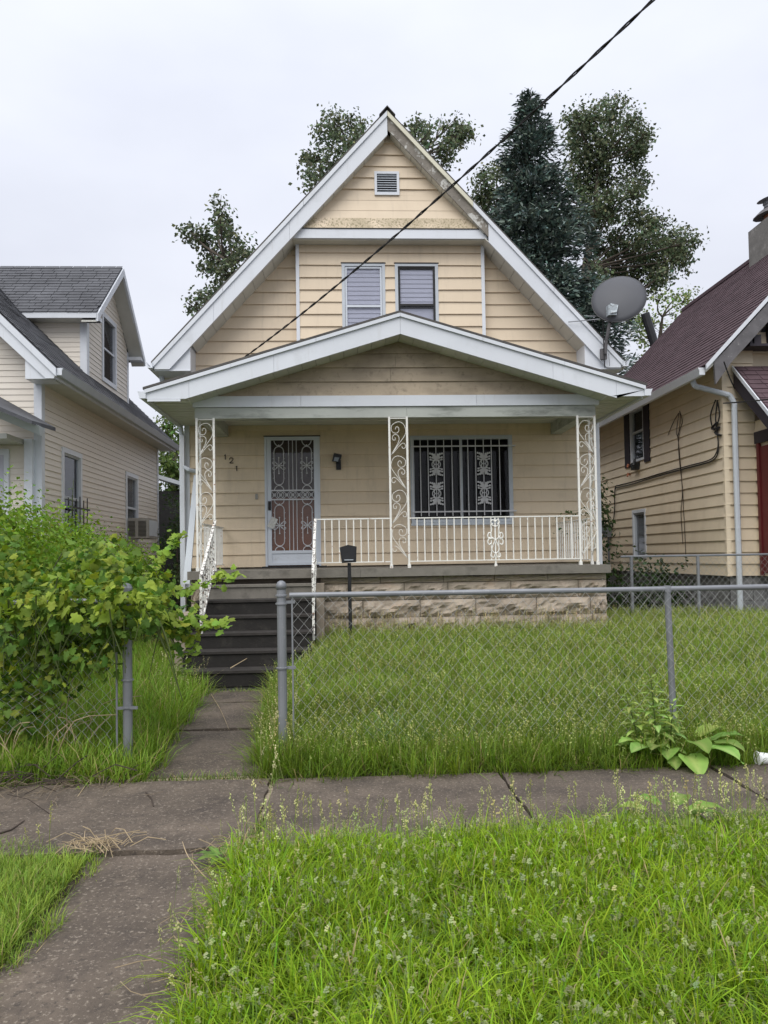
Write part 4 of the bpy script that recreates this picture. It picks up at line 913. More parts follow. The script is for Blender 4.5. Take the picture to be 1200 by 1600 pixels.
# rectangular downspout swinging to the corner
a = Vector(at(1081, 592, Y=13.0)); b = Vector(at(1086, 603, Y=12.95)); c = Vector(at(1138, 617, Y=12.72)); d = Vector(at(1147, 630, Y=12.7)); e = Vector((d.x+.0, 12.7, .35))
M().tube(cr([a, b, b+Vector((.1, 0, -.03))], 3)+[c]+cr([c+Vector((.03, 0, -.02)), Vector(d), Vector((d.x, 12.7, d.z-.1))], 3)+[e], .048, 8).build('downspout', mGreyTrim, RH)
# gable: siding with dark bracket shelf
M().ext([(RX+.1, RY0+.03, 4.9), (RRX, RY0+.03, rrz(RRX)-.3), (12, RY0+.03, 4.9)], (0, .1, 0)).build('gable_backing', mSidR, RH)
siding(RH, PY(RY0-.03), 5.05, 5.25, .2, lambda z: RX+.12+(z-5)*.8, const(9), mSidR)
q = M(); q.box(6.85, 9, 12.5, 12.86, 4.93, 4.97); q.box(6.86, 7.05, 12.5, 12.55, 4.97, 5.12); q.box(6.9, 6.93, 12.5, 12.8, 4.97, 5.12); q.box(7.3, 7.36, 12.6, 12.8, 4.97, 5.5); q.build('gable_bracket', mPurp, RH)
M().ext([(6.95, 12.83, 4.97), (9, 12.83, 4.97), (9, 12.83, 6.6), (8.2, 12.83, 6.3)], (0, .02, 0)).build('gable_window', mPurp, RH)
# porch roof at the right edge
pr0 = at(1145, 573, Y=12.8); px0 = pr0.x; pz0 = pr0.z
def ppz(y): return pz0-.92*(12.8-y)
M().ext([(px0, 12.8, ppz(12.8)), (px0, 11.4, ppz(11.4)), (px0, 11.4, ppz(11.4)-.06), (px0, 12.8, ppz(12.8)-.06)], (2.6, 0, 0)).build('porch_roof', mShR, RH)
shingle_plane(RH, mShR, (px0+.03, 11.38, ppz(11.38)+.005), (9.3, 11.38, ppz(11.38)+.005), (0, 1, .92), 1.92, 13, tabw=.27, name='porch_shingles')
M().ext([(px0-.02, 12.8, ppz(12.8)+.02), (px0-.02, 11.37, ppz(11.37)+.02), (px0-.02, 11.37, ppz(11.37)-.06), (px0-.02, 12.8, ppz(12.8)-.06)], (.02, 0, 0)).build('porch_drip_edge', mWhite, RH)
M().ext([(px0+.005, 12.8, ppz(12.8)-.06), (px0+.005, 11.4, ppz(11.4)-.06), (px0+.005, 11.4, ppz(11.4)-.3), (px0+.005, 12.8, ppz(12.8)-.36)], (.04, 0, 0)).build('porch_fascia', mPurp, RH)
M().box(7.0, 7.054, 11.85, 12.74, 3.30, 3.50).build('door_head', mPurp, RH)
M().box(7.03, 7.045, 11.92, 12.62, 1.1, 3.24).build('red_door', mRed, RH); M().box(7.01, 7.05, 12.62, 12.70, 1.06, 3.3).build('door_casing', mRed, RH); M().box(7.01, 7.05, 11.86, 11.92, 1.06, 3.3).build('door_casing', mRed, RH)
# windows of the side wall
wd = side_window(PXm(RX), (16.3, 17.1, 3.5, 4.7), RH, .55, mDark, .05)
for y in (15.98, 17.12): M().box(RX-.045, RX-.02, y, y+.3, 3.42, 4.72).build('shutter', mPurp, RH)
side_window(PXm(RX), wd_, RH, 1.0, mCurt, .07)
# meter, lamp remains, wires
c = at(951, 828, X=RX-.05); q = M(); q.box(RX-.16, RX-.02, c.y-.13, c.y+.13, c.z-.18, c.z+.12); q.build('meter_box', mGalv, RH); M().disc((RX-.16, c.y, c.z), [(.09, 0), (.09, .06), (.07, .09)], 14, (-1, 0, 0)).build('electric_meter', mLampGlass, RH)
M().tube([(RX-.06, c.y, c.z-.18), (RX-.06, c.y, .5)], .025, 8).build('conduit', mGalv, RH)
c = at(993, 727, X=RX-.08); q = M(); q.box(RX-.14, RX-.02, c.y-.1, c.y+.12, c.z-.1, c.z+.06); q.tube([(RX-.06, c.y+.1, c.z+.03), (RX-.16, c.y-.15, c.z+.1), (RX-.2, c.y-.2, c.z-.03)], .03, 8); q.build('flood_lamp', mBlack, RH)
for k, (px, py) in enumerate(((982, 728), (982, 742))):
    c = at(px, py, X=RX-.05); M().tube([(RX-.02, c.y, c.z), (RX-.1, c.y-.1, c.z+.02), (RX-.12, c.y-.12, c.z-.05)], .02, 6).build('hook', mPot, RH)
def wire(pp, r=.012, X=RX-.05, lab=None):
    pts = [at(px, py, X=X) for px, py in pp]; return cr(pts, 4), r
q = M()
for off in (0, 3):
    p, r = wire([(1121, 625+off), (1118, 655), (1122, 690), (1119+off*.5, 708+off), (1108, 719+off), (1075, 728+off), (1035, 739+off), (985, 754+off), (968, 758+off), (961, 763+off), (960, 800), (956, 826)], .012)
    q.tube(p, r, 5)
p, r = wire([(1118, 625), (1110, 650), (1116, 672), (1124, 650), (1121, 628)], .012); q.tube(p, r, 5)
p, r = wire([(1120, 660), (1112, 670), (1124, 668), (1117, 676), (1126, 680)], .02); q.tube(p, r, 5)
q.build('service_wires', mCable, label='bundle of black wires clipped along the yellow-tan side wall', category='wires')
q = M()
for pp in ([(1062, 642), (1063, 655), (1060, 700), (1066, 760), (1068, 798), (1070, 830), (1072, 880)], [(1061, 645), (1057, 675), (1060, 690), (1066, 765), (1064, 800), (1067, 850)], [(1060, 646), (1052, 660), (1044, 679)], [(1062, 643), (1066, 660), (1058, 682)]):
    p, r = wire(pp, .007, RX-.035); q.tube(p, r, 4)
q.build('hanging_wires', mTwig, label='thin brown wires hanging down the yellow-tan side wall', category='wires')
q = M(); p = cr([at(1130, 630, Y=12.5), at(1160, 628, Y=12.2), at(1200, 624, Y=11.6), at(1240, 620, Y=11)], 4); q.tube(p, .012, 5); p = cr([at(1131, 565, Y=12.3), at(1140, 590, Y=12.4), at(1148, 607, Y=12.6)], 3); q.tube(p, .012, 5); q.build('drop_wire', mCable, label='black wire crossing to the burgundy porch roof at right', category='wires')
# chimney with clay pot and steel cap
cx = RRX; cy = 16.35; rz_ = rrz(RRX); q = M()
CH = thing('chimney', (cx, cy-.4, rz_), parent=RH)
q.hexa([(cx-.38, cy-.95, rz_-.5), (cx+.55, cy-.95, rz_-.5), (cx+.55, cy, rz_-.5), (cx-.38, cy, rz_-.5), (cx-.38, cy-.95, rz_+.42), (cx+.55, cy-.95, rz_+.42), (cx+.55, cy, rz_+.42), (cx-.38, cy, rz_+.42)])
q.hexa([(cx-.38, cy-.95, rz_+.42), (cx+.55, cy-.95, rz_+.42), (cx+.55, cy, rz_+.42), (cx-.38, cy, rz_+.42), (cx-.1, cy-.8, rz_+.54), (cx+.4, cy-.8, rz_+.54), (cx+.4, cy-.1, rz_+.54), (cx-.1, cy-.1, rz_+.54)]); q.build('stack', mChim, CH)
M().disc((cx-.05, cy-.4, rz_+.5), [(.17, 0), (.17, .25), (.14, .27)], 14).build('pot', mPot, CH)
M().disc((cx-.08, cy-.4, rz_+.72), [(.38, -.07), (.22, .04), (.1, .08)], 14, (-.18, 0, 1)).build('cowl_skirt', mGreyRake, CH)
M().disc((cx-.1, cy-.4, rz_+.78), [(.1, 0), (.12, .04), (.1, .08), (.12, .11), (.1, .17), (.22, .2), (.04, .25)], 14, (-.25, 0, 1)).build('cap', mGalv, CH)
# leaning black vent pipe on the right roof
a = at(1022, 530, Y=22.4); b = at(1008, 490, Y=22.4)
M().tube([a+Vector((.05, 0, -.3)), b], .13, 10).build('vent_pipe', mBlack, RH)

# ================================================================== FENCES
def chain(parent, x0, x1, y, z0, z1, w_=.088, hgt=.1, r=.0016, jit=.004, name='wire_mesh', mt=None, warp=None):
    n = int((x1-x0)/(w_/2)); k = int((z1-z0)/(hgt/2)); V = []; Fc = []; c = 0
    xs_ = x0+np.arange(n)*(w_/2); idx = np.arange(k+1)
    base = np.stack([np.cos(2*pi*(j+.5)/3)*np.ones(1) for j in range(3)]).ravel(); bs = np.sin(2*pi*(np.arange(3)+.5)/3)
    for i in range(n):
        zz = z0+idx*(hgt/2); xx = xs_[i]+np.where((idx+i) % 2 == 0, 0, w_/2)
        xx = xx+RNG.normal(0, jit*.4, k+1)+jit*2*np.sin(zz*5+xx*2); zz = zz+jit*1.5*np.sin(xx*7+zz*3); yy = y+.006*np.where((idx % 2) == 0, 1, -1)+.012*np.sin(xx*3+zz*4)
        if warp is not None: xx, yy, zz = warp(xx, yy, zz)
        P = np.stack([xx, yy, zz], -1)
        R3 = np.stack([base*r, bs*r, np.zeros(3)], -1)
        V.append((P[:, None]+R3[None]).reshape(-1, 3)); a = np.arange(k)[:, None]*3+np.arange(3)[None]; b = np.arange(k)[:, None]*3+(np.arange(3)[None]+1) % 3
        Fc.append((np.stack([a, b, b+3, a+3], -1)+c).reshape(-1, 4)); c += 3*(k+1)
    return npmesh(name, np.concatenate(V), np.concatenate(Fc), mt or mWire, parent, org=((x0+x1)/2, y, z0))
FYy = 5.75
F1 = thing('chain_link_fence', (2, FYy, 0), 'galvanised chain-link fence in front of the lawn, right of the gate gap', 'fence')
gx = -.481
q = M(); q.tube([(gx, FYy, -.1), (gx, FYy, 1.27)], .034, 14); q.build('gate_post', mGalv, F1, smooth=False)
M().disc((gx, FYy, 1.262), [(.038, 0), (.039, .03), (.03, .052), (.012, .064)], 14).build('post_cap', mGalv, F1, smooth=True)
for z in (1.215, 1.155, .68): M().tube([(gx+.037*cos(a), FYy+.037*sin(a), z) for a in np.linspace(.3, 2*pi-.3, 14)], .009, 5).build('brace_band', mGalv, F1); 
for z in (1.165, .68): M().box(gx+.03, gx+.1, FYy-.006, FYy+.006, z-.01, z+.012).build('band_bolt', mGalv, F1)
M().box(gx+.072, gx+.084, FYy-.004, FYy+.004, .08, 1.2).build('tension_bar', mGalv, F1)
M().tube([(gx+.06, FYy, 1.215), (2.43, FYy, 1.21), (6, FYy, 1.222)], .021, 12).build('top_rail', mGalv, F1)
M().tube([(2.47, FYy, .0), (2.445, FYy, 1.19)], .024, 10).build('line_post', mGalv, F1); M().disc((2.445, FYy, 1.185), [(.03, 0), (.03, .03), (.026, .05)], 10).build('post_top', mGalv, F1)
M().tube([(5.3, FYy, 0), (5.3, FYy, 1.2)], .024, 10).build('line_post', mGalv, F1)
chain(F1, gx+.085, 5.6, FYy-.024, .1, 1.215, r=.0016)
F2 = thing('chain_link_fence', (-3.5, FYy, 0), 'galvanised chain-link fence buried in the vine, left of the walk', 'fence')
lx = at(200, 1180, Y=FYy).x
M().tube([(lx, FYy, -.1), (lx, FYy, 1.27)], .034, 14).build('gate_post', mGalv, F2)
M().disc((lx, FYy, 1.262), [(.038, 0), (.039, .03), (.03, .052), (.012, .064)], 14).build('post_cap', mGalv, F2)
for z in (.62, .42): M().tube([(lx+.037*cos(a), FYy+.037*sin(a), z) for a in np.linspace(.3, 2*pi-.3, 14)], .009, 5).build('brace_band', mGalv, F2)
M().box(lx-.07, lx+.08, FYy-.035, FYy-.02, .41, .43).build('gate_latch', mGalv, F2); M().box(lx-.085, lx-.072, FYy-.004, FYy+.004, .05, 1.2).build('tension_bar', mGalv, F2)
M().tube([(lx-.06, FYy, 1.2), (-7, FYy, 1.2)], .021, 12).build('top_rail', mGalv, F2); M().tube([(-4.3, FYy, 0), (-4.3, FYy, 1.2)], .024, 10).build('line_post', mGalv, F2)
def warpL(x, y, z):
    s = np.exp(-((x+2.35)/.45)**2)*(1-ss(.1, .7, z)); return x, y-.06*s, z+.16*s
chain(F2, -6.5, lx-.08, FYy-.024, .1, 1.2, warp=warpL, jit=.007, r=.0016)
F3 = thing('chain_link_fence', (6, 12.1, 0), 'rear chain-link fence running before the yellow-tan house foundation', 'fence')
M().tube([(4.4, 12.1, 1.42), (11, 12.1, 1.42)], .019, 8).build('top_rail', mGalv, F3)
for px in (987, 1091): x = at(px, 900, Y=12.1).x; M().tube([(x, 12.1, .2), (x, 12.1, 1.42)], .026, 10).build('line_post', mGalv, F3)
chain(F3, 4.4, 9, 12.08, .3, 1.42, w_=.1, hgt=.11, r=.002)

# ================================================================== VEGETATION
# ---- grass
def blade_t(bend, w=1.0):
    # base width 1, height 1, bends towards +y
    return np.array([(-.5, 0, 0), (.5, 0, 0), (-.42*w, bend*.22, .5), (.42*w, bend*.22, .5), (-.2*w, bend*.6, .82), (.2*w, bend*.6, .82), (0, bend, 1.0-.12*bend)]), np.array([(0, 1, 3), (0, 3, 2), (2, 3, 5), (2, 5, 4), (4, 5, 6)])
def blade_t3(bend): return np.array([(-.5, 0, 0), (.5, 0, 0), (-.38, bend*.35, .6), (.38, bend*.35, .6), (0, bend, .97)]), np.array([(0, 1, 3), (0, 3, 2), (2, 3, 4)])
TC7 = np.array([[.4]*3, [.4]*3, [.9]*3, [.9]*3, [1.1]*3, [1.1]*3, [1.2, 1.15, 1.0]])  # dark roots: shade between the blades painted into their colour
def grass(name, pts, hmean, hsd, wmean, base, lo=False, dv=.22, tilt=.35, bendm=.45, dry=.05, **kw):
    parts = []; n = len(pts); grp = RNG.integers(0, 4, n)
    for g in range(4):
        p = pts[grp == g]; k = len(p)
        if not k: continue
        bend = bendm*(.3+.55*g)
        tv, tf = blade_t3(bend) if lo else blade_t(bend)
        h = np.clip(RNG.normal(hmean, hsd, k), hmean*.3, hmean*2.2)*(1+.25*fbm(p[:, 0]*2.2, p[:, 1]*2.2, 3))*(1+.16*fbm(p[:, 0]*9, p[:, 1]*9, 6)); wd = wmean*RNG.uniform(.6, 1.35, k)
        c = vary(base, k, dv, .1); patch = .7*fbm(p[:, 0]*1.6, p[:, 1]*1.6, 5)+.7*fbm(p[:, 0]*6, p[:, 1]*6, 7)
        c = c*(1+.16*patch[:, None])*np.array([1.0, 1.0, 1.0])+np.clip(patch, 0, 1)[:, None]*np.array([.02, .0, 0.0])
        dr = RNG.random(k) < dry; c[dr] = vary((.38, .31, .15), dr.sum(), .2, .05)
        tc_ = (np.ones((len(tv), 3))*np.linspace(.45, 1.2, len(tv))[:, None]) if lo else TC7  # short blades too: painted shade at the root, lighter tip
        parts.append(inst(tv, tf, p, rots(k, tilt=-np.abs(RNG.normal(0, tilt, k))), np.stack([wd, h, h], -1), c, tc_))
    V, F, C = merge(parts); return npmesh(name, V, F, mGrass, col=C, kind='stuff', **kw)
def sprinkle(n, x0, x1, y0, y1, mask):
    x = RNG.uniform(x0, x1, n); y = RNG.uniform(y0, y1, n); k = mask(x, y); x, y = x[k], y[k]
    return np.stack([x, y, gh(x, y)-.005], -1)
rag = lambda a, s, amp=.05: amp*(np.sin(a*9+s)+.6*np.sin(a*23+2*s)+.5*np.sin(a*41+s))
def m_front(x, y):
    r = (x > -.66+rag(y, 1)+.05*(y-3)) & (y < 4.02+rag(x, 2, .045)+.04*x)
    return r & (x > -.55+.3*(y-3.6)*0)
def clumpy(p, keep=.55):
    v = fbm(p[:, 0]*5+3, p[:, 1]*5, 2)+.6*fbm(p[:, 0]*13, p[:, 1]*13, 4); return p[(v > -.25) | (RNG.random(len(p)) < keep)]
def m_left(x, y): return (x < -1.25+rag(y, 4, .035)-.05*ss(3.6, 4.2, y)) & (y < 4.20+rag(x, 5, .03)-.1*ss(-1.9, -1.3, x))
def vis(x, y, m=.35): return (np.abs(x-y*.05) < y*.5+m) & (y > 2.0)
FG = (.205, .325, .022)
pts = sprinkle(115000, -.9, 2.9, 1.9, 4.3, lambda x, y: m_front(x, y) & vis(x, y))
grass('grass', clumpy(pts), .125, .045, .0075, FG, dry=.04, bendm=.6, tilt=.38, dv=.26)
pts = sprinkle(9000, -.9, 2.9, 1.9, 4.3, lambda x, y: m_front(x, y) & vis(x, y)); grass('grass', pts, .10, .03, .017, (.18, .29, .05), dry=.02, bendm=.7, tilt=.5)
pts = sprinkle(9000, -.9, 2.9, 1.9, 4.3, lambda x, y: m_front(x, y) & vis(x, y)); grass('dead_grass', pts, .09, .03, .004, (.42, .36, .19), dry=.3, bendm=.8, tilt=.9)
pts = sprinkle(60000, -2.7, -1.1, 1.9, 4.3, lambda x, y: m_left(x, y) & vis(x, y))
grass('grass', pts, .085, .022, .0045, (.22, .325, .055), dry=.05, bendm=.4, tilt=.28)
def offwalk(x, y, e=.0): return (np.abs(x-xc(y)) > .36+rag(y, 3, .035)+e) | (y > 8.85)
def m_yard(x, y):
    inhouse = (y > 10.72) & (x < 3.78); steps = (x > -2.1) & (x < -.42+.1*rag(y, 8)) & (y > 8.75)
    return (x > xc(y)) & offwalk(x, y) & ~inhouse & ~steps & (y > 5.24+rag(x, 6, .04)) & ((x < RX+.02) | (y < 12.8)) & (np.abs(x-y*.05) < y*.5+.5)
YG = (.215, .325, .05)
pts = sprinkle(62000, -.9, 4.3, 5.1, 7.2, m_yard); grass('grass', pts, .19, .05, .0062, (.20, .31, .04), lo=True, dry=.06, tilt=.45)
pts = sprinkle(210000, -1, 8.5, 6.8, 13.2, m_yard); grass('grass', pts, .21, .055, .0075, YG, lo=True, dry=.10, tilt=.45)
def m_yl(x, y): return (x < xc(y)) & offwalk(x, y) & ~((x > -2.1) & (y > 8.75)) & (y > 5.27+rag(x, 7, .04)) & (y < 11) & (np.abs(x-y*.05) < y*.5+.4)
pts = sprinkle(80000, -5, -.9, 5.1, 11, m_yl); grass('grass', pts, .21, .07, .0065, (.18, .285, .04), lo=True, dry=.08)
# coarse tufts along the pavement edge and joints
def tuft(x, y, r, n, h, w_, base, name='grass_tuft', lab=None, cat=None, dry=.05, **kw):
    a = RNG.uniform(0, 2*pi, n); rr = r*np.sqrt(RNG.random(n))*.5; px_ = x+rr*np.cos(a); py_ = y+rr*np.sin(a)
    p = np.stack([px_, py_, np.full(n, float(gh(x, y+.1))-.005)], -1); parts = []
    hh = h*RNG.uniform(.6, 1.25, n); ww = w_*RNG.uniform(.6, 1.3, n); t = -RNG.uniform(.2, 1.0, n); tv, tf = blade_t(.75)
    c = vary(base, n, .2, .08); dr = RNG.random(n) < dry; c[dr] = (.4, .33, .18)
    # lean outwards: blade +y should point away from centre
    R = rots(n, az=a-pi/2, tilt=t); V, F, C = inst(tv, tf, p, R, np.stack([ww, hh, hh], -1), c, TC7)
    return npmesh(name, V, F, mGrass, col=C, org=(x, y, 0), label=lab, category=cat, **kw)
edge = [(at(620, 1175, Z=0), .26, 260, .30, .009, (.19, .33, .11), 'large arching blue-green grass tuft at the pavement edge below the lawn fence'),
        (at(690, 1188, Z=0), .16, 130, .2, .008, (.11, .2, .04), 'smaller grass tuft just right of the large arching tuft'),
        (at(800, 1185, Z=0), .15, 90, .16, .011, (.09, .17, .03), 'dark broad-bladed grass tuft at the pavement edge, mid lawn'),
        (at(540, 1185, Z=0), .16, 130, .18, .008, (.13, .22, .05), 'grass tuft between the gate post and the large arching tuft'),
        (at(480, 1190, Z=0), .14, 120, .16, .007, (.13, .22, .04), 'low grass tuft right of the gate post foot'),
        (at(435, 1222, Z=0), .07, 50, .07, .006, (.16, .26, .04), 'small bright grass tuft growing in the pavement joint by the gate'),
        (at(210, 1195, Z=0), .13, 150, .13, .009, (.14, .25, .04), 'bright weedy tuft at the foot of the left gate post'),
        (at(300, 1070, Z=0), .16, 90, .2, .016, (.13, .24, .04), 'broad-leaved bright weed beside the front walk near the steps'),
        (at(890, 1185, Z=0), .14, 90, .14, .010, (.09, .16, .03), 'dark grass tuft left of the large burdock'),
        (at(1150, 1180, Z=0), .17, 100, .14, .012, (.08, .16, .03), 'dark low grass tuft right of the large burdock'),
        (at(1132, 1232, Z=0), .07, 40, .05, .006, (.17, .25, .06), 'tiny grass tuft growing on the pavement below the burdock')]
for p, r, n, h, w_, c, lab in edge: tuft(p.x, p.y, r, n, h, w_, c, lab=lab, cat='grass tuft', group='grass tufts along the pavement edges')
# grass creeping along joints and walk ends, one low mat
P = []
for (x0, y0, x1, y1, n, sd) in ((-1.45, 5.34, -.55, 5.35, 420, .03), (-1.65, 8.72, -.8, 8.72, 500, .05), (-.52, 4.05, -.48, 4.5, 160, .03), (-.50, 5.1, -.50, 5.3, 60, .03), (-.5, 5.36, 3.6, 5.33, 900, .025), (2.2, 4.3, 3.1, 4.9, 160, .07)):
    t = RNG.random(n); P.append(np.stack([x0+(x1-x0)*t+RNG.normal(0, sd*.5, n), y0+(y1-y0)*t+RNG.normal(0, sd, n), np.full(n, -.01)], -1))
grass('joint_grass', np.concatenate(P), .05, .02, .005, (.15, .23, .05), lo=True, dry=.15)

# ---- flowering stems and seed heads
def stem_t(nh, headw, headh):
    V = [(-.5, 0, 0), (.5, 0, 0), (.35, .10, .97), (-.35, .10, .97)]; F = [(0, 1, 2), (0, 2, 3)]; C = [(.6, .8, .5)]*2+[(.9, 1, .7)]*2
    for k in range(nh):
        a = k*2.4; r = headw*(.1+.9*random.random()); z = .97-headh*random.uniform(0, 1); c = np.array([r*cos(a), .09+r*sin(a)*.006, z]); s = 1.3; n = len(V); hz = .017
        V += [(c[0]-s, c[1], c[2]), (c[0], c[1]-.006, c[2]-hz), (c[0]+s, c[1], c[2]), (c[0], c[1]+.006, c[2]+hz)]; F += [(n, n+1, n+2), (n, n+2, n+3)]; C += [(2.1, 1.9, 2.3)]*4
        V += [(0, .095, z-.06), (.3, .095, z-.06), tuple(c), (c[0]-.2, c[1], c[2])]; F += [(n+4, n+5, n+6), (n+4, n+6, n+7)]; C += [(.9, 1, .7)]*4
    return np.array(V), np.array(F), np.array(C)
def seeds(name, pts, h, base, w_=.0028, hs=.10, headw=1.8, tilt=.16, nh=5, lean=None):
    parts = []; g = RNG.integers(0, 4, len(pts))
    for k in range(4):
        tv, tf, tcc = stem_t(nh, headw, hs); p = pts[g == k]; n = len(p)
        hh = h*RNG.uniform(.55, 1.25, n); parts.append(inst(tv, tf, p, rots(n, tilt=RNG.normal(0, tilt, n)), np.stack([np.full(n, w_), hh, hh], -1), vary(base, n, .18, .06), tcc))
    V, F, C = merge(parts); return npmesh(name, V, F, mGrass, col=C, kind='stuff')
HC = (.24, .26, .10)
seeds('seed_heads', sprinkle(42000, -1, 8, 5.3, 13, m_yard), .27, (.19, .22, .07), w_=.0042, hs=.22, headw=2.6, nh=4, tilt=.25)
seeds('seed_heads', sprinkle(4800, -.9, 2.9, 2.0, 4.1, lambda x, y: m_front(x, y) & vis(x, y)), .17, (.22, .27, .11), w_=.0036, hs=.10, headw=2.6, nh=11, tilt=.3)
def along(n, x0, x1, yc, sd, yslope=0):
    x = RNG.uniform(x0, x1, n); y = yc+RNG.normal(0, sd, n)+yslope*(x-x0); return np.stack([x, y, np.zeros(n)], -1)
P = np.concatenate([along(170, -.6, 2.7, 3.98, .10), along(60, -.55, .9, 3.9, .12), along(90, 1.4, 2.7, 4.0, .14), along(16, -2.3, -1.35, 3.95, .1), along(26, -.72, -.5, 3.1, .5)])
seeds('flower_stems', P, .27, HC, w_=.0034, hs=.34, headw=4.5, tilt=.14, nh=12)
P = np.concatenate([along(420, -.4, 3.7, 10.55, .06), along(160, -.4, 3.7, 10.4, .2)]); P[:, 2] = gh(P[:, 0], P[:, 1])
seeds('seed_heads', P, .42, (.27, .24, .13), w_=.004, hs=.4, headw=3, nh=10, tilt=.2)
P = np.concatenate([along(60, -.62, -.4, 6.3, .8), along(40, -2.1, -1.5, 8.2, .4)]); P[:, 2] = gh(P[:, 0], P[:, 1])
seeds('seed_heads', P, .36, (.25, .25, .12), w_=.004, hs=.35, headw=3, nh=9, tilt=.25)

# ---- dry straw, twigs
def straws(name, pts, n, ln, r, mt, lab=None, cat=None, up=.05, kind=None):
    q = M()
    for k in range(n):
        x, y, sx_, sy_ = pts[k % len(pts)]; x += random.gauss(0, sx_); y += random.gauss(0, sy_); a = random.uniform(0, 2*pi); l = ln*random.uniform(.4, 1.2); z0 = random.uniform(.005, up)
        a2 = a+random.uniform(-.5, .5); p0 = Vector((x, y, z0+.005)); p1 = p0+Vector((cos(a)*l*.5, sin(a)*l*.5, random.uniform(-.01, up))); p2 = p1+Vector((cos(a2)*l*.5, sin(a2)*l*.5, random.uniform(-up, .02))); p2.z = max(p2.z, .004)
        q.tube([p0, p1, p2], r*random.uniform(.6, 1.2), 4, cap=False)
    return q.build(name, mt, label=lab, category=cat, kind=kind)
a = at(165, 1332, Z=0); straws('dry_straw', [(a.x-.05, a.y+.02, .07, .04)], 70, .16, .002, mStraw, 'clump of dry straw at the tip of the left verge', 'straw', kind=None)
straws('leaf_litter', [(-2.2, 5.25, .25, .06), (-1.75, 5.2, .15, .05), (-2.6, 5.1, .2, .1), (-2.0, 5.0, .3, .15)], 130, .18, .0018, mStrawD, kind='stuff')
straws('leaf_litter', [(-.62, 3.1, .06, .45), (-.6, 4.0, .08, .1)], 60, .14, .002, mStraw, kind='stuff')
straws('leaf_litter', [(-2.3, 5.1, .3, .1), (-2.1, 5.3, .4, .08)], 50, .35, .004, mTwig, up=.08, kind='stuff')
for pp, r, lab in (([(0, 1302), (18, 1296), (38, 1282)], .006, 'dark forked twig lying on the pavement at the far left'), ([(228, 1238), (236, 1247), (240, 1260)], .005, 'short dark twig on the pavement below the left gate post')):
    q = M(); q.tube([at(x, y, Z=.015) for x, y in pp], r, 6, r2=.003); q.build('twig', mTwig, label=lab, category='twig')
for pp, lab in (([(112, 1258, 0), (150, 1205, .05), (190, 1160, .22)], 'long pale dry stalk leaning up from the pavement toward the left gate post'), ([(330, 1085, .02), (345, 1110, .03), (358, 1140, .02)], 'dry pale stalk lying on the front walk'), ([(322, 1372, .02), (295, 1340, .1), (285, 1315, .14)], 'arching dry stem at the right edge of the walk by the verge')):
    q = M(); q.tube(cr([at(x, y, Z=z) for x, y, z in pp], 4), .0035, 5, r2=.0015); q.build('dry_stalk', mStraw, label=lab, category='dry stalk')
q = M(); a = at(378, 1045, Z=.05); q.tube([at(360, 1044, Z=.22), at(387, 1028, Z=.3)], .006, 5, r2=.003); q.tube([at(387, 1020, Z=.36), at(391, 1040, Z=.2)], .005, 5); q.build('fallen_stick', mStraw, label='thin pale forked stick lying on the lower step', category='stick')
c = at(1190, 1188, Z=.03)
CU = thing('paper_cup', (c.x, c.y, 0), 'white disposable cup lying on its side at the right edge of the pavement', 'cup')
M().disc((c.x-.03, c.y, .045), [(.046, 0), (.043, .003), (.034, .12), (.001, .121)], 18, (1, .15, -.08)).build('cup_body', mCup, CU, smooth=False)
M().tube([(c.x-.03+.0*cos(a), c.y+.047*cos(a), .045+.047*sin(a)) for a in np.linspace(0, 2*pi, 20)[:-1]], .0035, 6, closed=True).build('rim', mCup, CU)

# ---- broad leaf weeds
def big_leaf(base, az, elev, ln, wd, droop, col, parent, petiole=.12, wave=.06, twist=0.0, seed=0):
    rr = random.Random(seed); ns, nc = 9, 5; base = Vector(base); d0 = Vector((cos(az), sin(az), 0)); side = Vector((-sin(az), cos(az), 0)); up = Vector((0, 0, 1))
    path = [base]; e = elev; p = base.copy()
    for k in range(3): p = p+(d0*cos(e)+up*sin(e))*(petiole/3); path.append(p.copy()); e -= droop*.12
    V = []; st = p.copy(); C = []
    for i in range(ns):
        t = i/(ns-1); w_ = wd*.5*(sin(pi*min(1, t*1.12+.06))**.6)*(1.0-.45*t) if 0 < t < 1 else (wd*.16 if t == 0 else .002)
        nrm = (up*cos(e)-d0*sin(e))
        for j in range(-nc//2+1, nc//2+1):
            s = j/(nc//2); wv = wave*ln*(rr.uniform(-1, 1)*abs(s)+.8*sin(i*2.3+seed)*abs(s)); back = -ln*.14*abs(s)*(1 if t < .12 else .0)
            V.append(st+side*(w_*s)+nrm*(abs(s)*.28*w_+wv*.35)+d0*back+side*twist*s*0); sh = 1.15 if j == 0 else rr.uniform(.85, 1.05); C.append([col[0]*sh*(1.25 if j == 0 else 1), col[1]*sh, col[2]*sh*(1.3 if j == 0 else 1)])
        st = st+(d0*cos(e)+up*sin(e))*(ln/(ns-1)); e -= droop/(ns-1)
    m_ = 2*(nc//2)+1; F = [(i*m_+j, i*m_+j+1, (i+1)*m_+j+1, (i+1)*m_+j) for i in range(ns-1) for j in range(m_-1)]
    # petiole
    n0 = len(V); 
    for p in path:
        for k in range(3): a = 2*pi*k/3; V.append(p+side*(.004*cos(a))+up*(.004*sin(a))); C.append([col[0]*.9, col[1]*.8, col[2]])
    F += [(n0+i*3+k, n0+i*3+(k+1) % 3, n0+(i+1)*3+(k+1) % 3, n0+(i+1)*3+k) for i in range(len(path)-1) for k in range(3)]
    return npmesh('leaf', np.array([tuple(v) for v in V]), np.array(F), mLeaf, parent, col=np.array(C), smooth=True, org=tuple(base))
GB = (.25, .39, .09)
b = Vector((2.33, 5.43, 0.02))
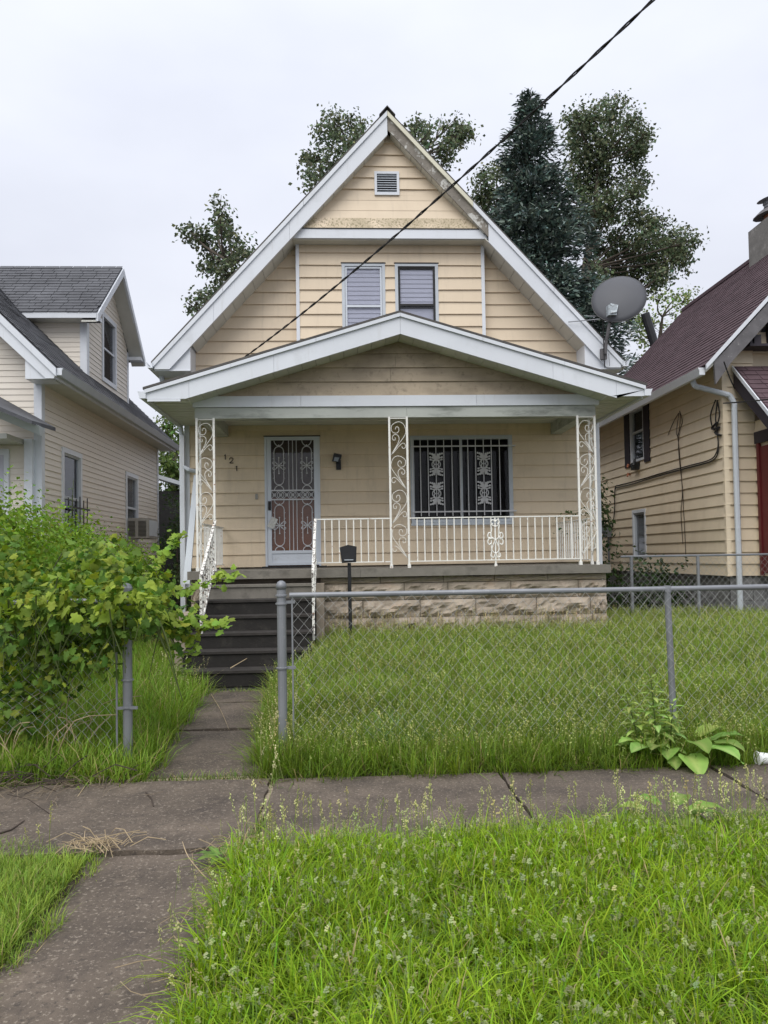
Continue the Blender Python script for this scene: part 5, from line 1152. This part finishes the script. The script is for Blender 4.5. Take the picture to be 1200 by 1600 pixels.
BU = thing('burdock', tuple(b), 'large leafy burdock weed at the foot of the fence post, beside the pavement', 'weed')
for k, (az, el, ln, wd, dr, px_) in enumerate([(-90, .5, .20, .17, 1.6, 0.02), (-60, .6, .19, .15, 1.3, .08), (-115, .7, .16, .13, 1.5, -.02), (-20, .8, .22, .12, 1.0, .12), (-150, .75, .18, .14, 1.3, -.1), (175, .6, .17, .1, .9, -.12), (20, .9, .2, .13, 1.1, .12), (-40, .7, .17, .14, 1.5, .1), (-130, .9, .16, .12, 1.4, -.08), (-5, .55, .18, .08, .7, .14), (-80, .95, .17, .15, 1.9, .04), (200, .8, .15, .1, 1.2, -.14), (80, 1.0, .18, .13, 1, 0), (-100, .4, .12, .1, 1.5, -.05)]):
    big_leaf(b+Vector((px_, random.uniform(-.03, .05), 0)), radians(az), el, ln*1.3, wd*1.35, dr*.8, vary(GB, 1, .12, .08)[0], BU, petiole=random.uniform(.14, .24), seed=k)
def stalk_weed(nm, x, y, h, n, lsz, col, lab, lean=(0, 0), z=None, cat='weed'):
    z = float(gh(x, y)) if z is None else z; T = thing(nm, (x, y, z), lab, cat)
    top = Vector((x+lean[0], y+lean[1], z+h)); M().tube(cr([(x, y, z), (x+lean[0]*.3, y+lean[1]*.3, z+h*.5), top], 3), .006, 5, r2=.003).build('stem', mStem, T)
    for k in range(n):
        t = .15+.85*k/n; p = Vector((x+lean[0]*t*t, y+lean[1]*t*t, z+h*t)); s = lsz*(1.15-.75*t)*random.uniform(.8, 1.15)
        big_leaf(p, k*2.4+random.uniform(-.3, .3), random.uniform(.2, .7), s, s*.42, random.uniform(.4, 1.1), vary(col, 1, .12, .08)[0], T, petiole=.02, wave=.03, seed=k)
stalk_weed('goldenrod', 2.22, 5.48, .60, 52, .17, (.32, .46, .12), 'upright leafy weed growing left of the fence post above the burdock', (-.03, 0))
stalk_weed('goldenrod', 2.10, 5.5, .46, 36, .15, (.30, .44, .11), 'shorter upright weed leaning left beside the tall one at the post', (-.09, 0))
stalk_weed('goldenrod', 2.32, 5.48, .42, 30, .15, (.32, .46, .12), 'short upright weed close to the fence post foot', (.03, 0))
b = Vector((1.73, 4.12, .02)); B2 = thing('burdock', tuple(b), 'low light-green burdock in the near verge edge, in front of the pavement', 'weed')
for k, (az, el, ln, wd) in enumerate([(180, .45, .17, .10), (165, .7, .13, .08), (10, .5, .16, .10), (-10, .75, .15, .10), (50, .8, .13, .09), (130, .8, .12, .08), (-90, .6, .1, .08), (-5, .35, .12, .08)]):
    big_leaf(b+Vector((random.uniform(-.03, .03), 0, 0)), radians(az), el, ln*1.25, wd*1.5, .9, vary((.24, .38, .08), 1, .1, .06)[0], B2, petiole=.13, seed=k+30)
c = at(345, 1345, Z=.02); b = Vector((c.x, c.y+.02, .0)); B3 = thing('dandelion', tuple(b), 'broad-leaved pale green weed at the verge corner by the walk', 'weed')
for k in range(9): big_leaf(b, k*.75, .8, .11, .05, .9, vary((.18, .30, .07), 1, .1, .06)[0], B3, petiole=.05, seed=k+50)
for px, py, lab in ((770, 1200, 'small round-leaved weed at the lawn edge above the pavement crack'), (640, 1205, 'tiny leafy weed on the pavement edge below the large grass tuft'), (830, 1190, 'tiny leafy weed right of the pavement crack')):
    c = at(px, py, Z=0); T = thing('small_weed', (c.x, c.y, 0), lab, 'weed')
    for k in range(8): big_leaf(Vector((c.x+random.uniform(-.04, .04), c.y+random.uniform(-.02, .02), 0)), k*.8, .4, .035, .03, .5, vary((.2, .32, .06), 1, .1, .06)[0], T, petiole=.02, seed=k+70)

# ---- leaves on shrubs and trees
LEAF4 = (np.array([(0, 0, 0), (-.32, .45, .06), (0, .5, -.03), (.32, .45, .06), (0, 1, 0)]), np.array([(0, 2, 1), (0, 3, 2), (1, 2, 4), (2, 3, 4)]))
QUAD = (np.array([(0, 0, 0), (.36, .5, .1), (0, 1, 0), (-.36, .5, .1)]), np.array([(0, 1, 2), (0, 2, 3)]))
def grape(seed):
    rr = random.Random(seed); out = [(0, .04), (.2, -.14), (.46, -.02), (.40, .16), (.62, .40), (.34, .48), (.33, .74), (0, 1.08)]
    o = [(x*rr.uniform(.9, 1.1), y) for x, y in out]; V = [(0, .38, .06)]+[(x, y, -.10*abs(x)/.5+rr.uniform(-.1, .07)) for x, y in o]+[(-x*rr.uniform(.9, 1.1), y, -.10*abs(x)/.5+rr.uniform(-.1, .07)) for x, y in o[-2:0:-1]]
    n = len(V)-1; return np.array(V), np.array([(0, 1+i, 1+(i+1) % n) for i in range(n)])
GR = [grape(i) for i in range(5)]
def blob_pts(blobs, dens, shell=.5, clump=0, cs=.2):
    """blobs: (x,y,z,rx,ry,rz). returns points and outward normals"""
    P = []; Nn = []
    for (x, y, z, rx, ry, rz) in blobs:
        n = int(dens*(rx*ry+ry*rz+rx*rz)*4.2/3*3)
        if clump:
            m_ = max(3, n//clump); u = RNG.normal(0, 1, (m_, 3)); u /= np.linalg.norm(u, axis=1)[:, None]; r = shell+(1-shell)*RNG.random(m_)**.7
            c = u*r[:, None]; k = RNG.integers(0, m_, n); p = c[k]*np.array([rx, ry, rz])+RNG.normal(0, cs, (n, 3)); un = u[k]
        else:
            u = RNG.normal(0, 1, (n, 3)); u /= np.linalg.norm(u, axis=1)[:, None]; r = shell+(1-shell)*RNG.random(n); p = u*r[:, None]*np.array([rx, ry, rz]); un = u
        P.append(p+np.array([x, y, z])); Nn.append(un)
    return np.concatenate(P), np.concatenate(Nn)
def leaf_rots(nrm, spread=.6, droop=.3):
    """leaf template lies in xy plane with z up: send z to a jittered outward normal"""
    n = len(nrm); z = nrm*np.array([1, 1, .8])+np.array([0, 0, .5])+RNG.normal(0, spread, (n, 3)); z /= np.linalg.norm(z, axis=1)[:, None]
    y = RNG.normal(0, 1, (n, 3))+nrm*.6-np.array([0, 0, droop*2]); y -= (y*z).sum(1)[:, None]*z; y /= np.linalg.norm(y, axis=1)[:, None]; x = np.cross(y, z)
    return np.stack([x, y, z], -1)
def foliage_obj(name, P, Nn, size, col, parent, tmpl=QUAD, mt=None, dv=.25, spread=.6, svar=.35, kind='stuff'):
    n = len(P); s = size*RNG.uniform(1-svar, 1+svar, n); c = vary(col, n, dv, .12)
    V, F, C = inst(tmpl[0], tmpl[1], P, leaf_rots(Nn, spread), s, c)
    return npmesh(name, V, F, mt or mTree, parent, col=C, kind=kind, org=tuple(ORG[parent.name]) if parent else (0, 0, 0))

# privet hedge between the houses
HG = thing('hedge', (-3.9, 9, 0), 'dense small-leaved green hedge filling the gap before the cream house', 'hedge')
HB = []
def hz(y): return np.interp(y, [6.4, 8, 10, 12.5, 14], [2.18, 2.12, 1.98, 1.82, 1.66])
for y in np.arange(6.6, 14.2, .42):
    top = float(hz(y)); xr = float(np.interp(y, [6.5, 9, 14], [-2.75, -2.95, -3.35])); xl = -5.0 if y > 12 else -5.6
    x = xr-.45
    while x > xl:
        HB.append((x+random.uniform(-.1, .1), y+random.uniform(-.1, .1), top-.5+random.uniform(-.1, .06), .52, .45, .52)); x -= .55
    for z in (.5, 1.0): HB.append((xr-.4, y, z, .45, .45, .5))
P, Nn = blob_pts(HB, 290, .72, 14, .09); k = (Nn[:, 2] > -.3) | (RNG.random(len(P)) < .3); P, Nn = P[k], Nn[k]
k = (P[:, 2] > 0.02); P, Nn = P[k], Nn[k]
col = np.array([.19, .31, .04])
foliage_obj('foliage', P, Nn, .044, col, HG, QUAD, mLeaf, dv=.28)
q = M()
for i in range(60):
    y = random.uniform(6.6, 13.5); x = random.uniform(-5, -3.1); p = Vector((x, y, 0)); q.tube([p, p+Vector((random.uniform(-.2, .2), random.uniform(-.2, .2), .9)), p+Vector((random.uniform(-.4, .5), random.uniform(-.4, .2), 1.6))], .014, 5, r2=.004, cap=False)
q.build('stems', mBark, HG, kind='stuff')
# sprig standing over the hedge
stalk_weed('sapling', -3.55, 10.0, 2.35, 16, .16, (.13, .24, .04), 'tall leafy sprig rising above the hedge before the air conditioner', (.1, -.05))
# vine over the left fence
VN = thing('vine', (-2.3, 5.9, 0), 'sprawling yellow-green vine with lobed leaves smothering the left fence', 'vine')
def pb(px, py, Y, rx, rz, ry=.35): p = at(px, py, Y=Y); return (p.x, p.y, p.z, rx, ry, rz)
VB = [pb(20, 930, 6.1, .4, .22), pb(80, 925, 6.1, .35, .22), pb(125, 905, 6.1, .28, .2), pb(165, 890, 6.15, .25, .2), pb(200, 915, 6.0, .25, .2), pb(235, 935, 6.0, .22, .17, .3), pb(50, 980, 5.9, .42, .25, .42), pb(130, 965, 5.9, .35, .2, .42), pb(195, 960, 5.85, .28, .14, .38), pb(30, 1040, 5.95, .36, .3), pb(90, 1045, 5.95, .22, .18), pb(150, 1000, 5.9, .22, .13, .35), pb(10, 1110, 6.0, .28, .22), pb(255, 965, 6.0, .2, .12, .2), pb(290, 975, 6.1, .16, .09, .15), pb(40, 950, 5.62, .4, .12, .12), pb(120, 940, 5.6, .35, .13, .12), pb(190, 940, 5.6, .22, .14, .12), pb(225, 955, 5.6, .15, .1, .12), pb(200, 950, 5.55, .16, .12, .1), pb(205, 985, 5.6, .13, .08, .1), pb(185, 925, 5.6, .2, .12, .12), pb(40, 1060, 5.75, .4, .25, .15), pb(120, 1020, 5.7, .3, .2, .15), pb(175, 1000, 5.65, .14, .12, .12), pb(15, 1130, 5.8, .25, .15, .15), pb(60, 940, 5.62, .35, .16, .1), pb(10, 900, 6.2, .3, .3, .3)]
P, Nn = blob_pts(VB, 200, .45, 7, .06); k = P[:, 2] > .12; P, Nn = P[k], Nn[k]
shade = np.where(P[:, 2:3] > 1.15, 1.0, .8)
n = len(P); order = np.argsort(P[:, 1]+RNG.normal(0, .12, n)); near = order[:250]; rest = order[250:]
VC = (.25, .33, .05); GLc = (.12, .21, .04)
parts = []
for g in range(5):
    sel = rest[g::5]; mixc = (RNG.random(len(sel)) < .45)[:, None]; c = np.where(mixc, vary(VC, len(sel), .2, .1), vary(GLc, len(sel), .22, .1)); parts.append(inst(GR[g][0], GR[g][1], P[sel], leaf_rots(Nn[sel], .75, .5), .056*RNG.uniform(.45, 1.35, len(sel)), c))
V, F, C = merge(parts); npmesh('foliage', V, F, mLeaf, VN, col=C, kind='stuff', org=tuple(ORG[VN.name]))
protos = []
for g in range(5):
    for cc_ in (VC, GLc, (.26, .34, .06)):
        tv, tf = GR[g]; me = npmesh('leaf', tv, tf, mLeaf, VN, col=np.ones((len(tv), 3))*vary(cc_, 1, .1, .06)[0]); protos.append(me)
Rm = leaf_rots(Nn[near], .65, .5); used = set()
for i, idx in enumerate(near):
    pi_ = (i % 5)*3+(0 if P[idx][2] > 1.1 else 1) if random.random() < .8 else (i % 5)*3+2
    src = protos[pi_]
    if pi_ in used: o = src.copy(); COL.objects.link(o); o.parent = VN
    else: o = src; used.add(pi_)
    s = .066*random.uniform(.5, 1.35); mm = Matrix(Rm[i].tolist()).to_4x4() @ Matrix.Scale(s, 4); mm.translation = Vector(P[idx])-ORG[VN.name]; o.matrix_local = mm; ORG[o.name] = Vector(P[idx])
for k, o in enumerate(protos):
    if k not in used: bpy.data.objects.remove(o)
# shoots reaching out over the walk, each with its leaves
q = M(); SP = []; SN = []
shoots = [[(230, 935, 6.0), (275, 960, 6.0), (320, 968, 6.0), (352, 975, 5.95)], [(225, 925, 6.1), (270, 925, 6.2), (320, 910, 6.3), (368, 893, 6.3)], [(215, 915, 6.3), (240, 880, 6.4), (265, 850, 6.5), (285, 832, 6.5)], [(250, 950, 6.0), (285, 985, 6.05), (300, 1010, 6.1)], [(235, 960, 6.0), (270, 1000, 6.1), (290, 1040, 6.2)], [(210, 900, 6.2), (180, 870, 6.3), (165, 850, 6.4)]]
for sh in shoots:
    pts = cr([at(x, y, Y=Y) for x, y, Y in sh], 6); q.tube(pts, .006, 5, r2=.002)
    for p in pts[2:]:
        for k in range(4): SP.append(tuple(p+Vector((random.gauss(0, .035), random.gauss(0, .05), random.gauss(-.01, .03))))); SN.append((random.gauss(0, .4), -.5+random.gauss(0, .3), .5))
for i in range(45):
    a = P[random.choice(list(near))]; b_ = a+np.array([random.uniform(-.3, .3), random.uniform(0, .3), -random.uniform(.2, .6)]); b_[2] = max(b_[2], .02)
    q.tube([tuple(a), tuple((a+b_)/2+np.array([0, 0, .04])), tuple(b_)], .006, 5, r2=.003, cap=False)
q.build('stems', mStem, VN, kind='stuff')
SP = np.array(SP); SN = np.array(SN); SN /= np.linalg.norm(SN, axis=1)[:, None]; parts = []
for g in range(5):
    sel = np.arange(g, len(SP), 5); parts.append(inst(GR[g][0], GR[g][1], SP[sel], leaf_rots(SN[sel], .35, .4), .06*RNG.uniform(.5, 1.2, len(sel)), vary((.21, .31, .05), len(sel), .15, .08)))
V, F, C = merge(parts); npmesh('shoot_leaves', V, F, mLeaf, VN, col=C, kind='stuff', org=tuple(ORG[VN.name]))
# bare tangled stems by the fence foot
q = M()
for i in range(70):
    x = random.uniform(-3.6, -1.9); y = random.uniform(5.5, 6.1); a = random.uniform(-.6, .6); l = random.uniform(.3, .7)
    q.tube(cr([(x, y, random.uniform(0, .1)), (x+a*l*.5, y+random.uniform(-.1, .1), l*.6), (x+a*l*1.2, y+random.uniform(-.2, .2), l*random.uniform(.5, 1))], 3), .003, 4, cap=False)
q.build('dry_brush', mStraw, kind='stuff')
# dark shrub beside the yellow-tan house and creeper at the main house corner
SH = thing('shrub', (5.4, 13.4, 0), 'dark shrub in the gap between the main house and the yellow-tan house', 'shrub')
P, Nn = blob_pts([(5.4, 13.6, .9, .45, .5, .6), (5.0, 13.4, .7, .4, .5, .6), (5.9, 13.8, .8, .4, .4, .55), (4.9, 14.5, 1.1, .5, .5, .8)], 130, .4, 10, .1); foliage_obj('foliage', P, Nn, .085, (.045, .075, .025), SH, LEAF4, mLeaf)
M().tube([(5.4, 13.6, 0), (5.4, 13.6, .9)], .03, 6, r2=.01).build('stem', mBark, SH)
SH2 = thing('tree', (5.2, 16.5, 0), 'dark leafy bush high in the shaded gap right of the porch', 'bush')
P, Nn = blob_pts([(5.35, 16.6, 2.2, .55, .6, .6), (5.1, 17.0, 1.4, .6, .6, .8), (5.6, 18, 2.8, .6, .7, .7)], 80, .4, 10, .12); foliage_obj('crown', P, Nn, .11, (.04, .065, .025), SH2, LEAF4, mLeaf)
M().tube([(5.2, 16.6, 0), (5.3, 16.6, 2.2)], .05, 7, r2=.015).build('trunk', mBark, SH2)
T = thing('creeper', (4.0, 12.4, 1.4), 'thin leafy twigs poking through the porch side railing at right', 'creeper')
q = M(); SP = []
for (a_, b_) in (((915, 800), (862, 812)), ((915, 835), (865, 830)), ((925, 795), (870, 806)), ((930, 790), (905, 830))):
    pa, pb_ = at(*a_, Y=12.2), at(*b_, Y=12.0); q.tube([pa, pa.lerp(pb_, .5)+Vector((0, 0, .03)), pb_], .004, 4, r2=.002)
    for k in range(16): t = k/16; p = pa.lerp(pb_, t); SP.append((p.x+random.gauss(0, .02), p.y+random.gauss(0, .03), p.z+random.gauss(0, .03)))
q.build('stem', mStem, T); SP = np.array(SP); nn_ = np.tile([0, -.6, .6], (len(SP), 1)).astype(float); foliage_obj('foliage', SP, nn_, .055, (.06, .11, .03), T, LEAF4, mLeaf)

# ---- trees beyond the houses
def tree(name, lab, Y, blobs, size, col, trunk, dens=22, depth=.8, clump=22, cs=.26, grp=None, jy=1.2, shell=.25):
    t0 = at(*trunk[0], Y=Y); T = thing(name, (t0.x, Y, 0), lab, 'tree', group=grp); B = []
    for px, py, rx, ry in blobs:
        y = Y+random.uniform(-jy, jy); p = at(px, py, Y=y); k = y/FPX; B.append((p.x, y, p.z, rx*k, min(rx, ry)*k*depth+.3, ry*k))
    P, Nn = blob_pts(B, dens, shell, clump, cs); foliage_obj('crown', P, Nn, size, col, T, QUAD, mTree, dv=.3, spread=.8)
    q = M(); tp = [at(x, y, Y=Y) for x, y in trunk]; base = Vector((tp[0].x, Y, 0)); path = [base]+tp; q.tube(path, .3, 9, r2=.05); q.build('trunk', mBark, T)
    q = M()
    for b_ in B:
        c = Vector(b_[:3]); a = min(path, key=lambda s: (s-c).length+(4 if s.z > c.z else 0)); md = a.lerp(c, .5)+Vector((random.uniform(-.2, .2), 0, random.uniform(-.3, .1))); q.tube(cr([a, md, c, c+(c-md)*.2], 3), .05, 6, r2=.012)
        for k in range(5): e = c+Vector((random.uniform(-1, 1)*b_[3], random.uniform(-1, 1)*b_[4], random.uniform(-.6, 1)*b_[5]))*.85; q.tube([md.lerp(c, .6), e], .018, 4, r2=.006)
    q.build('limbs', mBark, T); return T
PC = (.15, .185, .105)
tree('poplar_tree', 'dark poplar branches showing beyond the left roof slope, by the sky', 25, [(341, 335, 14, 26), (352, 362, 14, 14), (300, 365, 22, 14), (322, 378, 20, 16), (345, 398, 24, 20), (370, 385, 18, 14), (318, 468, 22, 14), (300, 478, 10, 10), (385, 395, 14, 14), (330, 420, 16, 16), (355, 425, 26, 18), (370, 450, 26, 30), (345, 460, 14, 16), (345, 350, 8, 16)], .13, PC, [(385, 520), (378, 460), (360, 410)], grp='poplars behind the main house', dens=110, clump=26, cs=.15)
tree('poplar_tree', 'dark poplar whose top shows on both sides of the main gable peak', 27, [(520, 188, 14, 18), (510, 208, 20, 16), (548, 195, 16, 14), (565, 205, 12, 14), (482, 248, 15, 14), (483, 272, 13, 22), (505, 262, 20, 26), (530, 235, 24, 22), (555, 225, 22, 18), (650, 200, 16, 16), (640, 215, 16, 16), (668, 212, 10, 14), (700, 200, 16, 14), (715, 212, 20, 24), (702, 232, 18, 18), (728, 208, 8, 14), (690, 245, 12, 12), (665, 240, 14, 18), (600, 235, 30, 25)], .13, PC, [(610, 420), (605, 330), (600, 260)], grp='poplars behind the main house', dens=110, clump=26, cs=.15)
tree('poplar_tree', 'tall dark green poplar behind the spruce, spreading to the right', 31, [(900, 180, 16, 16), (920, 190, 30, 24), (955, 175, 22, 22), (985, 195, 14, 18), (1000, 225, 16, 16), (970, 225, 34, 28), (930, 235, 40, 34), (900, 215, 18, 22), (1005, 212, 10, 14), (985, 250, 22, 16), (905, 275, 36, 34), (950, 280, 34, 28), (990, 300, 22, 16), (1000, 285, 10, 20), (960, 320, 34, 26), (990, 340, 26, 20), (1020, 350, 20, 16), (1010, 375, 36, 20), (1050, 378, 24, 20), (1075, 378, 18, 16), (1040, 400, 34, 20), (1065, 405, 18, 16), (1010, 415, 28, 22), (1035, 430, 18, 14), (985, 400, 26, 24), (950, 380, 36, 34), (960, 425, 28, 22), (985, 440, 20, 14), (1018, 440, 14, 16), (760, 290, 22, 26), (790, 265, 20, 16), (750, 310, 12, 14), (770, 330, 24, 24), (800, 300, 20, 30), (920, 330, 40, 40), (930, 440, 24, 22)], .14, PC, [(915, 520), (915, 420), (930, 330), (935, 250)], grp='poplars behind the main house', dens=125, clump=30, cs=.18, jy=1.5)
tree('maple_tree', 'light green airy tree just above the burgundy roof', 38, [(1030, 465, 26, 12), (1060, 462, 24, 12), (1000, 495, 24, 14), (1020, 505, 28, 14), (1000, 530, 18, 14), (1015, 555, 20, 16), (1050, 490, 26, 14), (1040, 520, 26, 16), (1008, 575, 16, 10), (1075, 470, 14, 10), (990, 510, 16, 12)], .16, (.19, .25, .09), [(1035, 600), (1030, 540), (1035, 495)], dens=30, clump=14, cs=.24)
tree('maple_tree', 'green tree seen in the gap between the cream house and the main house', 29, [(262, 672, 16, 20), (280, 700, 30, 26), (262, 730, 26, 28), (285, 760, 30, 28), (262, 800, 28, 30), (290, 830, 30, 30), (250, 860, 30, 26)], .15, (.12, .18, .05), [(275, 860), (275, 780), (270, 720)], dens=120, clump=24, cs=.2)
GS = thing('bush', (-4.4, 19.5, 0), 'dark ivy-like bush low in the gap beside the cream house', 'bush')
P, Nn = blob_pts([(-4.75, 22.8, 2.6, .5, .5, 1.2), (-4.3, 22.9, 2.2, .6, .5, 1.3), (-3.8, 22.6, 1.6, .6, .5, 1.2), (-4.6, 20.8, 1.6, .55, .6, 1.3), (-4.1, 20.5, 1.0, .6, .6, 1.0), (-3.7, 19.5, .8, .6, .6, .8), (-4.6, 21.2, 2.6, .45, .5, .9), (-3.6, 18, .8, .5, .8, .8), (-3.2, 15, .7, .4, .9, .9)], 60, .4, 12, .12); foliage_obj('foliage', P, Nn, .10, (.05, .08, .03), GS, LEAF4, mLeaf)
M().tube([(-4.4, 20.5, 0), (-4.5, 20.8, 1.8)], .05, 6, r2=.02).build('stem', mBark, GS)
# shed wall far in the gap
SHD = thing('shed', (-4.5, 24, 0), 'dark shed with a pale roof edge deep in the left gap', 'shed')
M().box(-6, -3, 24, 26, 0, 3.6).build('wall', mDarkRev, SHD); M().hexa([(-6.1, 23.8, 4.1), (-4.6, 23.8, 3.62), (-4.6, 26, 3.62), (-6.1, 26, 4.1), (-6.1, 23.8, 4.22), (-4.6, 23.8, 3.74), (-4.6, 26, 3.74), (-6.1, 26, 4.22)]).build('roof', mGreyTrim, SHD)
# spruce
SY = 26.0; top = at(828, 146, Y=SY); SX = top.x; TZ = top.z
SPU = thing('spruce_tree', (SX, SY, 0), 'dark blue-green spruce with a pointed top behind the house', 'tree')
M().tube([(SX, SY, 0), (SX, SY, TZ)], .28, 9, r2=.02).build('trunk', mBark, SPU)
P = []; Nn = []; q = M()
z = TZ-.15
while z > 2.5:
    d = TZ-z; rad = min(.30+.38*d, 4.0)*(1 if d > 1 else .8); nb = int(6+d*1.1)
    for k in range(nb):
        a = random.uniform(0, 2*pi); L_ = rad*random.uniform(.6, 1.12); up0 = .3 if d < 3 else .05; pts = []
        for j in range(7):
            t = j/6; pts.append(Vector((SX+cos(a)*L_*t, SY+sin(a)*L_*t, z+up0*L_*t-.30*L_*t*t+.10*L_*max(0, t-.7)*3)))
        if k % 2 == 0: q.tube(pts[:6], .03, 4, r2=.01, cap=False)
        nn = int(95*L_**1.25)+24
        t = RNG.random(nn)**.75; idx = np.clip((t*6).astype(int), 0, 5); fr = t*6-idx; A = np.array([tuple(p) for p in pts]); b_ = A[idx]*(1-fr[:, None])+A[idx+1]*fr[:, None]
        wdt = .10+.24*L_*(1-t)*.5+.08; off = RNG.normal(0, 1, nn)*wdt; side = np.array([-sin(a), cos(a), 0]); b_ = b_+side[None]*off[:, None]+np.stack([np.zeros(nn), np.zeros(nn), -np.abs(RNG.normal(0, .10+.06*L_, nn))+.04], -1)
        P.append(b_); dn = np.tile(np.array([cos(a), sin(a), .1]), (nn, 1))+side[None]*np.sign(off)[:, None]*.5; Nn.append(dn/np.linalg.norm(dn, axis=1)[:, None])
    z -= .30+.012*d
q.build('branches', mBark, SPU, kind='stuff')
P = np.concatenate(P); Nn = np.concatenate(Nn); n = len(P)
SPT = (np.array([(-.13, 0, 0), (.13, 0, 0), (.17, .5, .02), (0, 1, 0), (-.17, .5, .02)]), np.array([(0, 1, 2), (0, 2, 4), (2, 3, 4)]))
y = Nn+RNG.normal(0, .35, (n, 3))+np.array([0, 0, -.15]); y /= np.linalg.norm(y, axis=1)[:, None]; zz = RNG.normal(0, .5, (n, 3))+np.array([0, -.3, 1]); zz -= (zz*y).sum(1)[:, None]*y; zz /= np.linalg.norm(zz, axis=1)[:, None]
Rr = np.stack([np.cross(y, zz), y, zz], -1); V, F, C = inst(SPT[0], SPT[1], P, Rr, (.19*RNG.uniform(.6, 1.3, n)), vary((.115, .15, .13), n, .38, .1))
npmesh('crown', V, F, mSpr, SPU, col=C, kind='stuff', org=tuple(ORG[SPU.name]))
